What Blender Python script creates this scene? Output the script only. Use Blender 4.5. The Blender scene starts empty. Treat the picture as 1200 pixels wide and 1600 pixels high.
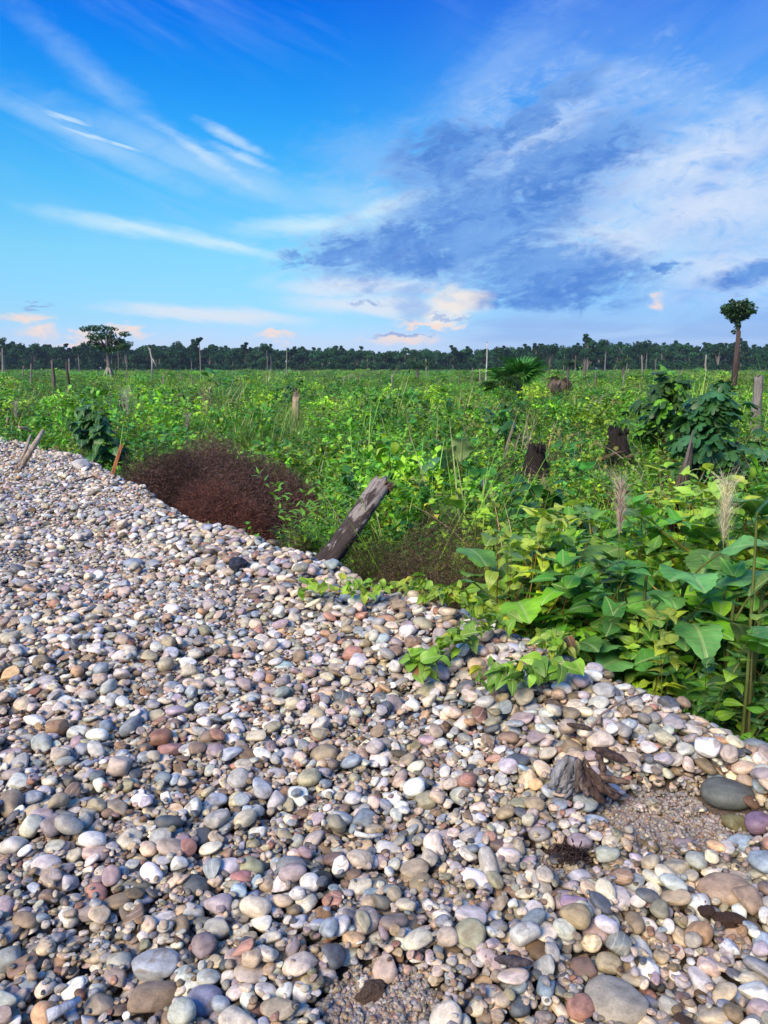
import bpy, math, random
import numpy as np
from mathutils import Vector, Matrix, Euler

R = math.radians
random.seed(7)
RNG = np.random.default_rng(11)
sc = bpy.context.scene
col = sc.collection

# ------------------------------------------------------------------ camera
CAM_H = 1.5
PITCH = 11.02
FPX = 1155.0
cam_d = bpy.data.cameras.new('camera')
cam = bpy.data.objects.new('camera', cam_d)
col.objects.link(cam)
cam.location = (0, 0, CAM_H)
cam.rotation_euler = (R(90 - PITCH), 0, 0)
cam_d.lens = 26.0
cam_d.clip_start = 0.05
cam_d.clip_end = 12000
sc.camera = cam

# ------------------------------------------------------------------ exposure, sun, sky
EXPO = 1.3
SKY_S = 0.085
sc.view_settings.view_transform = 'Standard'
sc.view_settings.look = 'None'
sc.view_settings.gamma = 1.0
sc.view_settings.exposure = EXPO
sc.view_settings.use_curve_mapping = False
SUN_EL, SUN_AZ = 38.0, 216.0          # compass-like: 0 = +Y (view direction), 90 = +X
sun_d = bpy.data.lights.new('sun', 'SUN')
sun_d.energy = 2.6
sun_d.angle = R(28)
sun_d.color = (1.0, 0.82, 0.54)
sun = bpy.data.objects.new('sun', sun_d)
col.objects.link(sun)
sd = Vector((math.sin(R(SUN_AZ)) * math.cos(R(SUN_EL)), math.cos(R(SUN_AZ)) * math.cos(R(SUN_EL)), math.sin(R(SUN_EL))))
sun.rotation_euler = (-sd).to_track_quat('-Z', 'Y').to_euler()


def lin1(c):
    c /= 255.0
    return c / 12.92 if c <= 0.04045 else ((c + 0.055) / 1.055) ** 2.4


def lin(*c):
    return tuple(lin1(x) for x in c)


class NT:
    """small node-building helper"""
    def __init__(self, tree):
        self.t = tree; self.n = tree.nodes; self.l = tree.links

    def new(self, typ, **kw):
        nd = self.n.new(typ)
        for k, v in kw.items():
            setattr(nd, k, v)
        return nd

    def put(self, sock, v):
        if isinstance(v, bpy.types.NodeSocket):
            self.l.new(v, sock)
        else:
            sock.default_value = v

    def math(self, op, a, b=0.0, c=None, clamp=False):
        nd = self.new('ShaderNodeMath', operation=op, use_clamp=clamp)
        self.put(nd.inputs[0], a); self.put(nd.inputs[1], b)
        if c is not None:
            self.put(nd.inputs[2], c)
        return nd.outputs[0]

    def vmath(self, op, a, b=None, scale=None):
        nd = self.new('ShaderNodeVectorMath', operation=op)
        self.put(nd.inputs[0], a)
        if b is not None:
            self.put(nd.inputs[1], b)
        if scale is not None:
            self.put(nd.inputs['Scale'], scale)
        return nd.outputs['Value'] if op in ('LENGTH', 'DOT_PRODUCT') else nd.outputs[0]

    def noise(self, vec, scale, detail=4.0, rough=0.5, dist=0.0, out=0):
        nd = self.new('ShaderNodeTexNoise')
        self.put(nd.inputs['Vector'], vec); self.put(nd.inputs['Scale'], scale)
        nd.inputs['Detail'].default_value = detail
        nd.inputs['Roughness'].default_value = rough
        nd.inputs['Distortion'].default_value = dist
        return nd.outputs[out]

    def rng(self, v, a, b, c=0.0, d=1.0, smooth=True):
        nd = self.new('ShaderNodeMapRange', interpolation_type='SMOOTHSTEP' if smooth else 'LINEAR')
        self.put(nd.inputs[0], v)
        for i, x in enumerate((a, b, c, d)):
            self.put(nd.inputs[1 + i], x)
        return nd.outputs[0]

    def mix(self, f, a, b, blend='MIX'):
        nd = self.new('ShaderNodeMix', data_type='RGBA', blend_type=blend)
        self.put(nd.inputs[0], f)
        for s, v in ((nd.inputs[6], a), (nd.inputs[7], b)):
            if isinstance(v, (tuple, list)) and len(v) == 3:
                v = (*v, 1.0)
            self.put(s, v)
        return nd.outputs[2]

    def mapping(self, vec, loc=(0, 0, 0), rot=(0, 0, 0), scale=(1, 1, 1), typ='TEXTURE'):
        nd = self.new('ShaderNodeMapping', vector_type=typ)
        self.put(nd.inputs['Vector'], vec)
        nd.inputs['Location'].default_value = loc
        nd.inputs['Rotation'].default_value = rot
        nd.inputs['Scale'].default_value = scale
        return nd.outputs[0]

    def ramp(self, f, stops):
        nd = self.new('ShaderNodeValToRGB')
        e = nd.color_ramp.elements
        while len(e) < len(stops):
            e.new(0.5)
        for k, (p, c) in zip(e, stops):
            k.position = p
            k.color = (*c, 1.0)
        self.put(nd.inputs[0], f)
        return nd.outputs[0]


def px_azel(px, py):
    y = math.cos(R(PITCH)) * 1 + math.sin(R(PITCH)) * (-(py - 800) / FPX)
    z = -math.sin(R(PITCH)) + math.cos(R(PITCH)) * (-(py - 800) / FPX)
    x = (px - 600) / FPX
    return math.degrees(math.atan2(x, y)), math.degrees(math.atan2(z, math.hypot(x, y)))


def build_sky():
    w = bpy.data.worlds.new('World'); sc.world = w; w.use_nodes = True
    t = NT(w.node_tree)
    bg = w.node_tree.nodes['Background']
    bg.inputs['Strength'].default_value = SKY_S
    K = SKY_S * 2 ** EXPO
    sky = t.new('ShaderNodeTexSky', sky_type='NISHITA', sun_disc=False)
    sky.sun_elevation = R(SUN_EL); sky.sun_rotation = R(SUN_AZ)
    sky.air_density = 1.0; sky.dust_density = 0.3; sky.ozone_density = 3.0
    d = t.new('ShaderNodeTexCoord').outputs['Generated']
    sep = t.new('ShaderNodeSeparateXYZ'); t.put(sep.inputs[0], d)
    x, y, z = sep.outputs
    el = t.math('MULTIPLY', t.math('ARCSINE', z), 180 / math.pi)
    az = t.math('MULTIPLY', t.math('ARCTAN2', x, y), 180 / math.pi)
    comb = t.new('ShaderNodeCombineXYZ')
    t.put(comb.inputs[0], az); t.put(comb.inputs[1], el)
    P = comb.outputs[0]
    # colour grade of the clear sky by elevation: what the photograph's sky shows over what the model gives
    N = {0.0: (.78, .74, .52), 3.5: (.624, .815, .791), 8.1: (.366, .584, .791), 12.4: (.262, .445, .687), 16.4: (.198, .352, .584),
         20.2: (.159, .287, .497), 23.7: (.136, .246, .44), 30: (.102, .188, .352), 45: (.065, .12, .231), 60: (.047, .089, .175), 90: (.04, .08, .16)}
    T = {0.0: (180, 204, 242), 3.5: (164, 222, 252), 8.1: (132, 215, 254), 12.4: (86, 194, 254), 16.4: (46, 166, 251),
         20.2: (18, 138, 243), 23.7: (5, 112, 234), 30: (24, 112, 232), 45: (44, 122, 224), 60: (52, 126, 218), 90: (56, 128, 214)}
    stops = []
    for k in N:
        tl = lin(*T[k])
        stops.append((k / 90.0, [tl[i] / (N[k][i] * K / 0.1) for i in range(3)]))
    mx = max(max(s[1]) for s in stops)
    stops = [(p, tuple(v / mx for v in c)) for p, c in stops]
    tint = t.ramp(t.math('DIVIDE', el, 90.0, clamp=True), stops)
    base = t.vmath('SCALE', t.mix(1.0, sky.outputs[0], tint, 'MULTIPLY'), scale=t.math('MULTIPLY', t.rng(az, -30.0, 20.0, 1.3, 1.05), mx))

    def C(r, g, b):
        return tuple(v / K for v in lin(r, g, b))
    # warped lookups shared by the clouds
    wn = t.noise(t.mapping(P, scale=(3.2, 1.6, 1)), 1.0, 5, 0.62, 0.6, out=1)
    wv = t.vmath('SUBTRACT', wn, (0.5, 0.5, 0.5))
    Pw = t.vmath('ADD', P, t.vmath('SCALE', wv, scale=3.4))
    wn2 = t.noise(t.mapping(P, rot=(0, 0, R(-14)), scale=(9, 1.3, 1)), 1.0, 5, 0.6, 0.3, out=1)
    Pc = t.vmath('ADD', P, t.vmath('SCALE', t.vmath('SUBTRACT', wn2, (0.5, 0.5, 0.5)), scale=1.2))
    en = t.noise(t.mapping(P, rot=(0, 0, R(8)), scale=(2.6, 1.1, 1)), 1.0, 8, 0.68, 0.5)          # broken edges
    ef = t.noise(t.mapping(P, rot=(0, 0, R(12)), scale=(1.25, 0.5, 1)), 1.0, 5, 0.58, 0.4)          # fine tatters

    def blob(px, py, w, h, rot=0.0, vec=None, edge=0.9, lo=1.0, hi=0.35, fine=0.0):
        a, e = px_azel(px, py)
        m = t.mapping(vec if vec is not None else Pw, (a, e, 0), (0, 0, R(rot)), (w * .0496, h * .0496, 1))
        ln = t.vmath('LENGTH', m)
        if edge:
            ln = t.math('MULTIPLY_ADD', t.math('SUBTRACT', en, 0.5), edge, ln)
        if fine:
            ln = t.math('MULTIPLY_ADD', t.math('SUBTRACT', ef, 0.5), fine, ln)
        return t.rng(ln, lo, hi)

    def union(ms):
        r = ms[0]
        for m in ms[1:]:
            r = t.math('MAXIMUM', r, m)
        return r
    # high haze veil to the right, continuing round
    vn = t.noise(t.mapping(P, rot=(0, 0, R(28)), scale=(16, 4.0, 1)), 1.0, 5, 0.6, 0.8)
    veil = t.math('MULTIPLY', t.rng(az, -7.0, 20.0), t.rng(vn, 0.22, 0.72, 0.25, 0.95))
    veil = t.math('MULTIPLY', veil, t.rng(el, 25.5, 13.0, 0.25, 0.9))
    c = t.mix(veil, base, C(138, 178, 244))
    # cirrus streaks fanning over the whole sky
    cn = t.noise(t.mapping(Pc, rot=(0, 0, R(-22)), scale=(17, 1.7, 1)), 1.0, 6, 0.58, 0.5)
    big = t.noise(t.mapping(P, rot=(0, 0, R(-20)), scale=(20, 7, 1)), 1.0, 2, 0.5)
    cir = t.math('MULTIPLY', t.rng(cn, 0.42, 0.78), t.rng(big, 0.38, 0.66))
    cir = t.math('MULTIPLY', cir, t.rng(el, 6, 11))
    c = t.mix(t.math('MULTIPLY', cir, 0.2), c, C(180, 215, 253))
    # soft wide cirrus sweep left of centre
    sw = union([blob(330, 265, 330, 34, -17, Pc, 0.7, 1.0, 0.0), blob(150, 225, 220, 24, -20, Pc, 0.6, 1.0, 0.0),
                blob(560, 320, 190, 40, -10, Pc, 0.8, 1.0, 0.0), blob(160, 130, 190, 30, -35, Pc, 1.0, 1.0, -0.6)])
    c = t.mix(t.math('MULTIPLY', sw, 0.48), c, C(190, 224, 253))
    veil2 = union([blob(760, 130, 210, 60, 38, Pc, 1.0, 1.0, 0.0), blob(1010, 130, 260, 40, -16, Pc, 1.0, 1.0, 0.0), blob(590, 250, 150, 70, 0, Pc, 1.1, 1.0, 0.0)])
    c = t.mix(t.math('MULTIPLY', veil2, 0.45), c, C(160, 200, 250))
    # bright white bank to the right
    wb = union([blob(1120, 320, 250, 90, 6, Pw, 0.65, 1.15, -0.15), blob(960, 380, 200, 75, 8, Pw, 0.65, 1.15, -0.15), blob(830, 245, 120, 62, 30, Pw, 0.65, 1.15, -0.15),
                blob(1150, 420, 190, 60, 0, Pw, 0.65, 1.15, -0.15), blob(1080, 250, 210, 70, 14, Pw, 0.65, 1.15, -0.15)])
    c = t.mix(t.math('MULTIPLY', wb, 0.86), c, C(222, 234, 252))
    # lenticular streaks and thin bright lines
    st = union([blob(215, 356, 160, 14, -6, Pc, 0.5, 1.15, -0.15, .3), blob(340, 380, 120, 10, -10, Pc, 0.5, 1.15, -0.15, .3), blob(490, 354, 150, 17, 3, Pc, 0.5, 1.15, -0.15, .3), blob(600, 325, 90, 18, 18, Pc, 0.7, 1.1, -.1, .3)])
    c = t.mix(t.math('MULTIPLY', st, 0.9), c, C(212, 240, 253))
    st = union([blob(365, 220, 62, 10, -22, Pc, 0.9, 1.15, -0.2, .5), blob(380, 250, 58, 9, -18, Pc, 0.9, 1.15, -0.2, .5), blob(320, 245, 90, 9, -27, Pc, 0.9, 1.15, -0.2, .5),
                blob(138, 211, 44, 4, -12, Pc, 0.3, 1.0, 0.2), blob(105, 184, 34, 4, -10, Pc, 0.3, 1.0, 0.2), blob(190, 228, 30, 3, -15, Pc, 0.3, 1.0, 0.2)])
    c = t.mix(t.math('MULTIPLY', st, 0.75), c, C(205, 232, 254))
    # low pale strips left of centre
    ls = union([blob(560, 448, 180, 20, 0, Pc, 0.5, 1.0, 0.2), blob(590, 478, 190, 24, -3, Pc, 0.5, 1.0, 0.2), blob(330, 492, 210, 16, -3, Pc, 0.4, 1.0, 0.2), blob(640, 395, 60, 10, 10, Pc, 0.5)])
    c = t.mix(t.math('MULTIPLY', ls, 0.85), c, C(226, 234, 246))
    # lilac band of distant cloud over the horizon, all the way round
    hb = t.math('MULTIPLY', t.rng(t.math('ADD', el, t.math('MULTIPLY', t.math('SUBTRACT', en, 0.5), 2.2)), 3.6, 1.6), 0.85)
    c = t.mix(t.math('MULTIPLY', hb, 0.8), c, C(202, 219, 245))
    # big dark cloud
    dk = union([blob(770, 335, 235, 105, 22, Pw, 0.7, 1.05, 0.38, 0.22), blob(660, 388, 215, 62, 5, Pw, 0.7, 1.05, 0.38, 0.22), blob(890, 248, 175, 58, 12, Pw, 0.8, 1.05, 0.38, 0.4),
                blob(860, 422, 190, 56, -3, Pw, 0.8, 1.05, 0.38, 0.4), blob(690, 250, 110, 52, 10, Pw, 0.9, 1.05, 0.38, 0.4), blob(850, 462, 190, 30, 0, Pw, 0.9, 1.05, 0.38, 0.4),
                blob(520, 400, 60, 22, 0, Pw, 0.8, 1.05, 0.38, 0.5), blob(470, 408, 50, 13, 0, Pw, 0.9, 1.0, 0.0, 0.8), blob(1045, 420, 40, 11, 0, Pw, 0.8, 1.05, 0.38, 0.5),
                blob(1180, 430, 90, 26, 12, Pw, 0.9, 1.05, 0.38, 0.5), blob(820, 190, 150, 26, 30, Pw, 1.0, 1.05, 0.38, 0.6)])
    dk = t.math('MULTIPLY', dk, t.rng(en, 0.72, 0.44, 0.88, 1.0))
    rim = union([blob(800, 300, 300, 150, 22, Pw, 1.1, 1.0, 0.3, 0.6), blob(640, 395, 250, 80, 6, Pw, 1.0, 1.0, 0.4, 0.5)])
    c = t.mix(t.math('MULTIPLY', rim, 0.5), c, C(206, 226, 252))
    dn0 = t.noise(t.mapping(Pw, rot=(0, 0, R(18)), scale=(6.5, 2.2, 1)), 1.0, 5, 0.55, 0.3)
    dcol = t.mix(t.rng(dn0, 0.30, 0.70), C(72, 130, 214), C(114, 166, 234))
    dcol = t.mix(t.math('MULTIPLY', t.rng(ef, 0.5, 0.8), 0.4), dcol, C(150, 190, 240))
    c = t.mix(t.math('MULTIPLY', dk, 0.95), c, dcol)
    # blue-grey deck low on the right, with pale gaps
    dn = t.noise(t.mapping(P, scale=(8, 1.0, 1)), 1.0, 6, 0.6, 0.4)
    dl = t.math('MULTIPLY', t.math('MULTIPLY', t.rng(az, 2.0, 9.0), t.rng(el, 4.6, 3.0)), t.rng(dn, 0.38, 0.62, 0.45, 1.0))
    c = t.mix(t.math('MULTIPLY', dl, 0.85), c, C(150, 188, 239))
    # anvil tower right of centre and small warm cumulus along the horizon
    tw = union([blob(712, 470, 62, 36, 0, Pw, 0.7, 1.05, 0.15), blob(690, 497, 55, 20, 0, Pw, 0.5, 1.05, 0.15)])
    c = t.mix(t.math('MULTIPLY', blob(648, 478, 36, 40, 0, Pw, 0.6, 1.0, 0.4), 0.7), c, C(158, 192, 240))
    c = t.mix(t.math('MULTIPLY', tw, 0.92), c, C(248, 240, 232))
    c = t.mix(t.math('MULTIPLY', blob(705, 492, 55, 5, 0, Pw, 0.6), 0.7), c, C(150, 180, 232))
    cu = union([blob(38, 496, 58, 13, 0, Pw, 0.7, 1.05, 0.1), blob(437, 524, 44, 9, 0, Pw, 0.7, 1.05, 0.1), blob(625, 530, 74, 14, 0, Pw, 0.8, 1.1, 0.0), blob(200, 517, 40, 9, 0, Pw, 0.7, 1.1, 0.0),
                blob(120, 537, 60, 8, 0, Pw, 0.8, 1.1, 0.0), blob(66, 520, 36, 10, 0, Pw, 0.7, 1.1, 0.0), blob(1030, 476, 15, 13, 40, Pw, 0.4, 1.05, 0.1), blob(670, 505, 70, 6, 0, Pw, 0.6)])
    c = t.mix(t.math('MULTIPLY', cu, 0.9), c, C(252, 226, 214))
    sm = union([blob(52, 474, 36, 6, 0, Pw, 0.5, 1.0, 0.4), blob(572, 470, 26, 8, 0, Pw, 0.9, 1.0, 0.3), blob(625, 522, 60, 4, 0, Pw, 0.5)])
    c = t.mix(t.math('MULTIPLY', sm, 0.8), c, C(140, 170, 222))
    t.put(bg.inputs['Color'], c)


build_sky()

# ------------------------------------------------------------------ pixel <-> place
CP, SP = math.cos(R(PITCH)), math.sin(R(PITCH))


def ray(px, py):
    v = -(py - 800) / FPX
    return Vector(((px - 600) / FPX, CP + SP * v, -SP + CP * v))


def at(px, py, D):
    """point seen at a pixel of the photograph at forward distance D"""
    r = ray(px, py)
    return Vector((0, 0, CAM_H)) + r * (D / r.y)


def on_z(px, py, z):
    r = ray(px, py)
    return Vector((0, 0, CAM_H)) + r * ((z - CAM_H) / r.z)


def project(x, y, z):
    """arrays -> px, py, depth"""
    dz = z - CAM_H
    dep = y * CP - dz * SP
    up = y * SP + dz * CP
    return 600 + FPX * x / dep, 800 - FPX * up / dep, dep


# ------------------------------------------------------------------ terrain
CREST_Z = 0.15
crest_px = [(0, 681), (100, 699), (200, 745), (270, 788), (370, 818), (520, 862), (620, 907), (750, 957), (880, 1017), (960, 1048), (1080, 1097), (1200, 1147)]
CREST = [on_z(a, b + o, CREST_Z) for (a, b), o in zip(crest_px, (0, 0, 3, 9, 5, 12, 6, 10, 14, 12, 12, 8))]
CREST = [Vector((p.x, p.y)) for p in CREST]
CREST = [CREST[0] + (CREST[0] - CREST[2]) * 12] + CREST + [CREST[-1] + (CREST[-1] - CREST[-4]) * 3]


def sdist(x, y):
    """signed distance to the crest of the bank: positive on the gravel side"""
    best = np.full(np.shape(x), 1e9)
    for a, b in zip(CREST[:-1], CREST[1:]):
        d = b - a
        t = np.clip(((x - a.x) * d.x + (y - a.y) * d.y) / d.length_squared, 0, 1)
        dx, dy = x - (a.x + d.x * t), y - (a.y + d.y * t)
        best = np.minimum(best, dx * dx + dy * dy)
    yc = np.interp(x, [p.x for p in CREST], [p.y for p in CREST])
    return np.where(y < yc, 1.0, -1.0) * np.sqrt(best)


def field_z(x, y):
    y = np.asarray(y, float)
    base = -0.72 - 0.55 * np.clip((y - 60) / 340, 0, 1) ** 0.8
    return base + 0.10 * np.sin(x * 0.9 + 1.3 * np.sin(y * 0.37)) * np.sin(y * 0.7 + 0.4) + 0.05 * np.sin(x * 2.3 + y * 1.7)


HOLLOW = on_z(1070, 1275, -0.02)


def ground_z(x, y):
    x = np.asarray(x, float); y = np.asarray(y, float)
    s = sdist(x, y)
    road = -0.055 + (CREST_Z - 0.085) * np.exp(-(np.maximum(s, 0) / 0.62) ** 2)
    road += 0.022 * np.sin(x * 1.7 + y * 0.9 + 0.6 * np.sin(y * 1.9)) * np.sin(y * 1.3 - x * 0.8 + 1.0) + 0.012 * np.sin(3.7 * x - 2.9 * y) + 0.01 * np.sin(5.1 * y + 2 * x)
    road += 0.05 * np.exp(-((s - 1.9) / 0.35) ** 2) * np.clip((y - 3) / 2, 0, 1)           # old wheel ridge
    road -= 0.06 * np.exp(-(((x - HOLLOW.x) / 0.28) ** 2 + ((y - HOLLOW.y) / 0.22) ** 2))
    f = field_z(x, y)
    m = np.clip(-s, 0, None)
    slope = road - 0.8 * np.maximum(m - 0.05, 0)
    out = np.where(s >= 0, road, np.maximum(slope, f))
    return out


def gz(x, y):
    return float(ground_z(np.array([x]), np.array([y]))[0])


# ------------------------------------------------------------------ materials
def new_mat(name):
    m = bpy.data.materials.new(name); m.use_nodes = True
    t = NT(m.node_tree)
    return m, t, m.node_tree.nodes['Principled BSDF']


def attr(t, name, typ='INSTANCER'):
    return t.new('ShaderNodeAttribute', attribute_name=name, attribute_type=typ)


def mat_stone():
    m, t, b = new_mat('river stone')
    ca = attr(t, 'col'); ra = attr(t, 'rnd')
    rnd = ra.outputs['Fac']
    co = t.new('ShaderNodeTexCoord').outputs['Object']
    off = t.new('ShaderNodeCombineXYZ')
    t.put(off.inputs[0], t.math('MULTIPLY', rnd, 91.0)); t.put(off.inputs[1], t.math('MULTIPLY', rnd, 37.0)); t.put(off.inputs[2], t.math('MULTIPLY', rnd, 53.0))
    p = t.vmath('ADD', co, off.outputs[0])
    n1 = t.noise(p, 1.5, 5, 0.6, 0.4)
    n2 = t.noise(p, 11.0, 5, 0.7)
    n3 = t.noise(p, 0.9, 4, 0.55, 0.8)
    v = t.math('MULTIPLY', t.rng(n1, 0.25, 0.75, 0.62, 1.28), t.rng(n2, 0.25, 0.75, 0.78, 1.18))
    c = t.vmath('SCALE', ca.outputs['Color'], scale=v)
    c = t.mix(t.math('MULTIPLY', t.rng(n3, 0.54, 0.66), t.rng(rnd, 0.35, 0.9, 0.0, 0.6)), c, (0.20, 0.135, 0.075), 'MIX')
    c = t.mix(t.math('MULTIPLY', t.rng(n2, 0.60, 0.70), 0.35), c, (0.09, 0.08, 0.075))
    wv = t.new('ShaderNodeTexWave', wave_type='BANDS', bands_direction='DIAGONAL')
    t.put(wv.inputs['Vector'], p); wv.inputs['Scale'].default_value = 0.7; wv.inputs['Distortion'].default_value = 3.5
    wv.inputs['Detail'].default_value = 3; wv.inputs['Detail Scale'].default_value = 0.8
    vein = t.math('MULTIPLY', t.rng(wv.outputs['Fac'], 0.93, 0.99), t.rng(t.math('FRACT', t.math('MULTIPLY', rnd, 17.0)), 0.86, 0.9, 0.0, 0.3))
    c = t.mix(vein, c, (0.62, 0.58, 0.53))
    t.put(b.inputs['Base Color'], c)
    t.put(b.inputs['Roughness'], t.rng(t.math('FRACT', t.math('MULTIPLY', rnd, 7.3)), 0.0, 1.0, 0.42, 0.72, False))
    b.inputs['Specular IOR Level'].default_value = 0.42
    bp = t.new('ShaderNodeBump'); bp.inputs['Strength'].default_value = 0.22; bp.inputs['Distance'].default_value = 0.03
    t.put(bp.inputs['Height'], t.math('ADD', n2, t.math('MULTIPLY', t.noise(p, 34.0, 3, 0.6), 0.35)))
    t.put(b.inputs['Normal'], bp.outputs[0])
    return m


def mat_dirt(name, c1, c2, c3, sc1=3.0, sc2=40.0, bump=0.6):
    m, t, b = new_mat(name)
    p = t.new('ShaderNodeNewGeometry').outputs['Position']
    n1 = t.noise(p, sc1, 5, 0.6); n2 = t.noise(p, sc2, 6, 0.75)
    vo = t.new('ShaderNodeTexVoronoi'); t.put(vo.inputs['Vector'], p); vo.inputs['Scale'].default_value = 90
    c = t.mix(t.rng(n1, 0.3, 0.7), c1, c2)
    c = t.mix(t.math('MULTIPLY', t.rng(n2, 0.45, 0.7), 0.7), c, c3)
    c = t.mix(t.math('MULTIPLY', t.rng(vo.outputs['Distance'], 0.45, 0.1), 0.25), c, t.mix(0.5, c3, vo.outputs['Color']), 'MIX')
    t.put(b.inputs['Base Color'], c)
    b.inputs['Roughness'].default_value = 0.92
    b.inputs['Specular IOR Level'].default_value = 0.2
    bp = t.new('ShaderNodeBump'); bp.inputs['Strength'].default_value = bump; bp.inputs['Distance'].default_value = 0.02
    t.put(bp.inputs['Height'], t.math('SUBTRACT', n2, t.math('MULTIPLY', vo.outputs['Distance'], 0.4)))
    t.put(b.inputs['Normal'], bp.outputs[0])
    return m


def mat_leaf(name, transl=0.28, rough=0.42, veins=0.0, spec=0.4):
    m, t, b = new_mat(name)
    ca = attr(t, 'col'); ti = attr(t, 'tint', 'GEOMETRY')
    c = t.mix(1.0, ca.outputs['Color'], ti.outputs['Color'], 'MULTIPLY')
    p = t.new('ShaderNodeNewGeometry').outputs['Position']
    c = t.vmath('SCALE', c, scale=t.rng(t.noise(p, 9.0, 3, 0.6), 0.3, 0.7, 0.78, 1.2))
    sp = t.noise(p, 38.0, 3, 0.5)
    c = t.mix(t.math('MULTIPLY', t.rng(sp, 0.66, 0.72), 0.55), c, (0.16, 0.10, 0.03))
    if veins:
        uv = attr(t, 'luv', 'GEOMETRY')
        s = t.new('ShaderNodeSeparateXYZ'); t.put(s.inputs[0], uv.outputs['Vector'])
        ax = t.math('ABSOLUTE', s.outputs[0])
        fr = t.math('FRACT', t.math('MULTIPLY_ADD', ax, -2.6, t.math('MULTIPLY', s.outputs[1], 9.0)))
        lat = t.rng(t.math('ABSOLUTE', t.math('SUBTRACT', fr, 0.5)), 0.10, 0.03)
        mid = t.rng(ax, 0.045, 0.015)
        vein = t.math('MAXIMUM', mid, t.math('MULTIPLY', lat, 0.6))
        c = t.mix(t.math('MULTIPLY', vein, veins), c, (0.42, 0.50, 0.20))
        bp = t.new('ShaderNodeBump'); bp.inputs['Strength'].default_value = 0.5; bp.inputs['Distance'].default_value = 0.006
        t.put(bp.inputs['Height'], t.math('MULTIPLY', vein, -1.0)); t.put(b.inputs['Normal'], bp.outputs[0])
    t.put(b.inputs['Base Color'], c)
    b.inputs['Roughness'].default_value = rough
    b.inputs['Specular IOR Level'].default_value = spec
    if transl:
        tr = t.new('ShaderNodeBsdfTranslucent')
        t.put(tr.inputs['Color'], t.mix(1.0, c, (1.25, 1.15, 0.55), 'MULTIPLY'))
        mx = t.new('ShaderNodeMixShader'); mx.inputs[0].default_value = transl
        out = m.node_tree.nodes['Material Output']
        t.l.new(b.outputs[0], mx.inputs[1]); t.l.new(tr.outputs[0], mx.inputs[2]); t.l.new(mx.outputs[0], out.inputs['Surface'])
    return m


def mat_wood(name, rough=0.85, stretch=(14, 14, 1.6), depth=0.02, contrast=(0.55, 1.4)):
    """bark or weathered wood: colour from tint x col, grain along local Z"""
    m, t, b = new_mat(name)
    ca = attr(t, 'col'); ti = attr(t, 'tint', 'GEOMETRY')
    c = t.mix(1.0, ca.outputs['Color'], ti.outputs['Color'], 'MULTIPLY')
    p = t.mapping(t.new('ShaderNodeTexCoord').outputs['Object'], scale=stretch, typ='POINT')
    n = t.noise(p, 1.0, 7, 0.7, 0.6)
    n2 = t.noise(p, 5.0, 4, 0.6)
    c = t.vmath('SCALE', c, scale=t.math('MULTIPLY', t.rng(n, 0.3, 0.7, *contrast), t.rng(n2, 0.3, 0.7, 0.8, 1.15)))
    t.put(b.inputs['Base Color'], c)
    b.inputs['Roughness'].default_value = rough
    b.inputs['Specular IOR Level'].default_value = 0.25
    bp = t.new('ShaderNodeBump'); bp.inputs['Strength'].default_value = 0.9; bp.inputs['Distance'].default_value = depth
    t.put(bp.inputs['Height'], n); t.put(b.inputs['Normal'], bp.outputs[0])
    return m


def mat_log():
    """fallen trunk with pale bark flaking off a charred core"""
    m, t, b = new_mat('flaking charred bark')
    tc = t.new('ShaderNodeTexCoord').outputs['Object']
    n = t.noise(t.mapping(tc, scale=(22, 22, 5), typ='POINT'), 1.0, 6, 0.7, 0.8)
    n2 = t.noise(t.mapping(tc, scale=(60, 60, 10), typ='POINT'), 1.0, 5, 0.7)
    n3 = t.noise(tc, 6.0, 3, 0.5)
    s = t.new('ShaderNodeSeparateXYZ'); t.put(s.inputs[0], tc)
    f = t.math('ADD', n, t.math('MULTIPLY', t.math('SUBTRACT', n3, 0.5), 0.6))
    f = t.math('ADD', f, t.math('MULTIPLY', t.math('SUBTRACT', s.outputs[2], 0.75), 0.25))
    c = t.mix(t.rng(f, 0.55, 0.65), (0.030, 0.019, 0.014), (0.25, 0.21, 0.185))
    c = t.mix(t.math('MULTIPLY', t.rng(n2, 0.5, 0.68), 0.7), c, (0.10, 0.058, 0.042))
    t.put(b.inputs['Base Color'], c)
    b.inputs['Roughness'].default_value = 0.8
    bp = t.new('ShaderNodeBump'); bp.inputs['Strength'].default_value = 0.9; bp.inputs['Distance'].default_value = 0.015
    t.put(bp.inputs['Height'], t.math('ADD', f, n2)); t.put(b.inputs['Normal'], bp.outputs[0])
    return m


M_STONE = mat_stone()
M_GRAVEL = mat_dirt('gritty sand between stones', (0.075, 0.058, 0.047), (0.12, 0.095, 0.078), (0.19, 0.155, 0.13))
M_FIELD = mat_dirt('dark leaf litter soil', (0.022, 0.018, 0.012), (0.035, 0.04, 0.015), (0.06, 0.05, 0.03), 1.5, 25.0)
M_LEAF = mat_leaf('thin green leaf')
M_BIG = mat_leaf('veined broad leaf', 0.28, 0.40, 0.42)
M_GRASS = mat_leaf('grass blade', 0.3, 0.5)
M_DRY = mat_leaf('dry stalk', 0.12, 0.9, spec=0.1)
M_FAR = mat_leaf('distant foliage', 0.12, 0.75, spec=0.1)
M_WOOD = mat_wood('weathered wood')
M_BARK = mat_wood('tree bark', 0.9, (9, 9, 1.2), 0.05)
M_LOG = mat_log()


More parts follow.
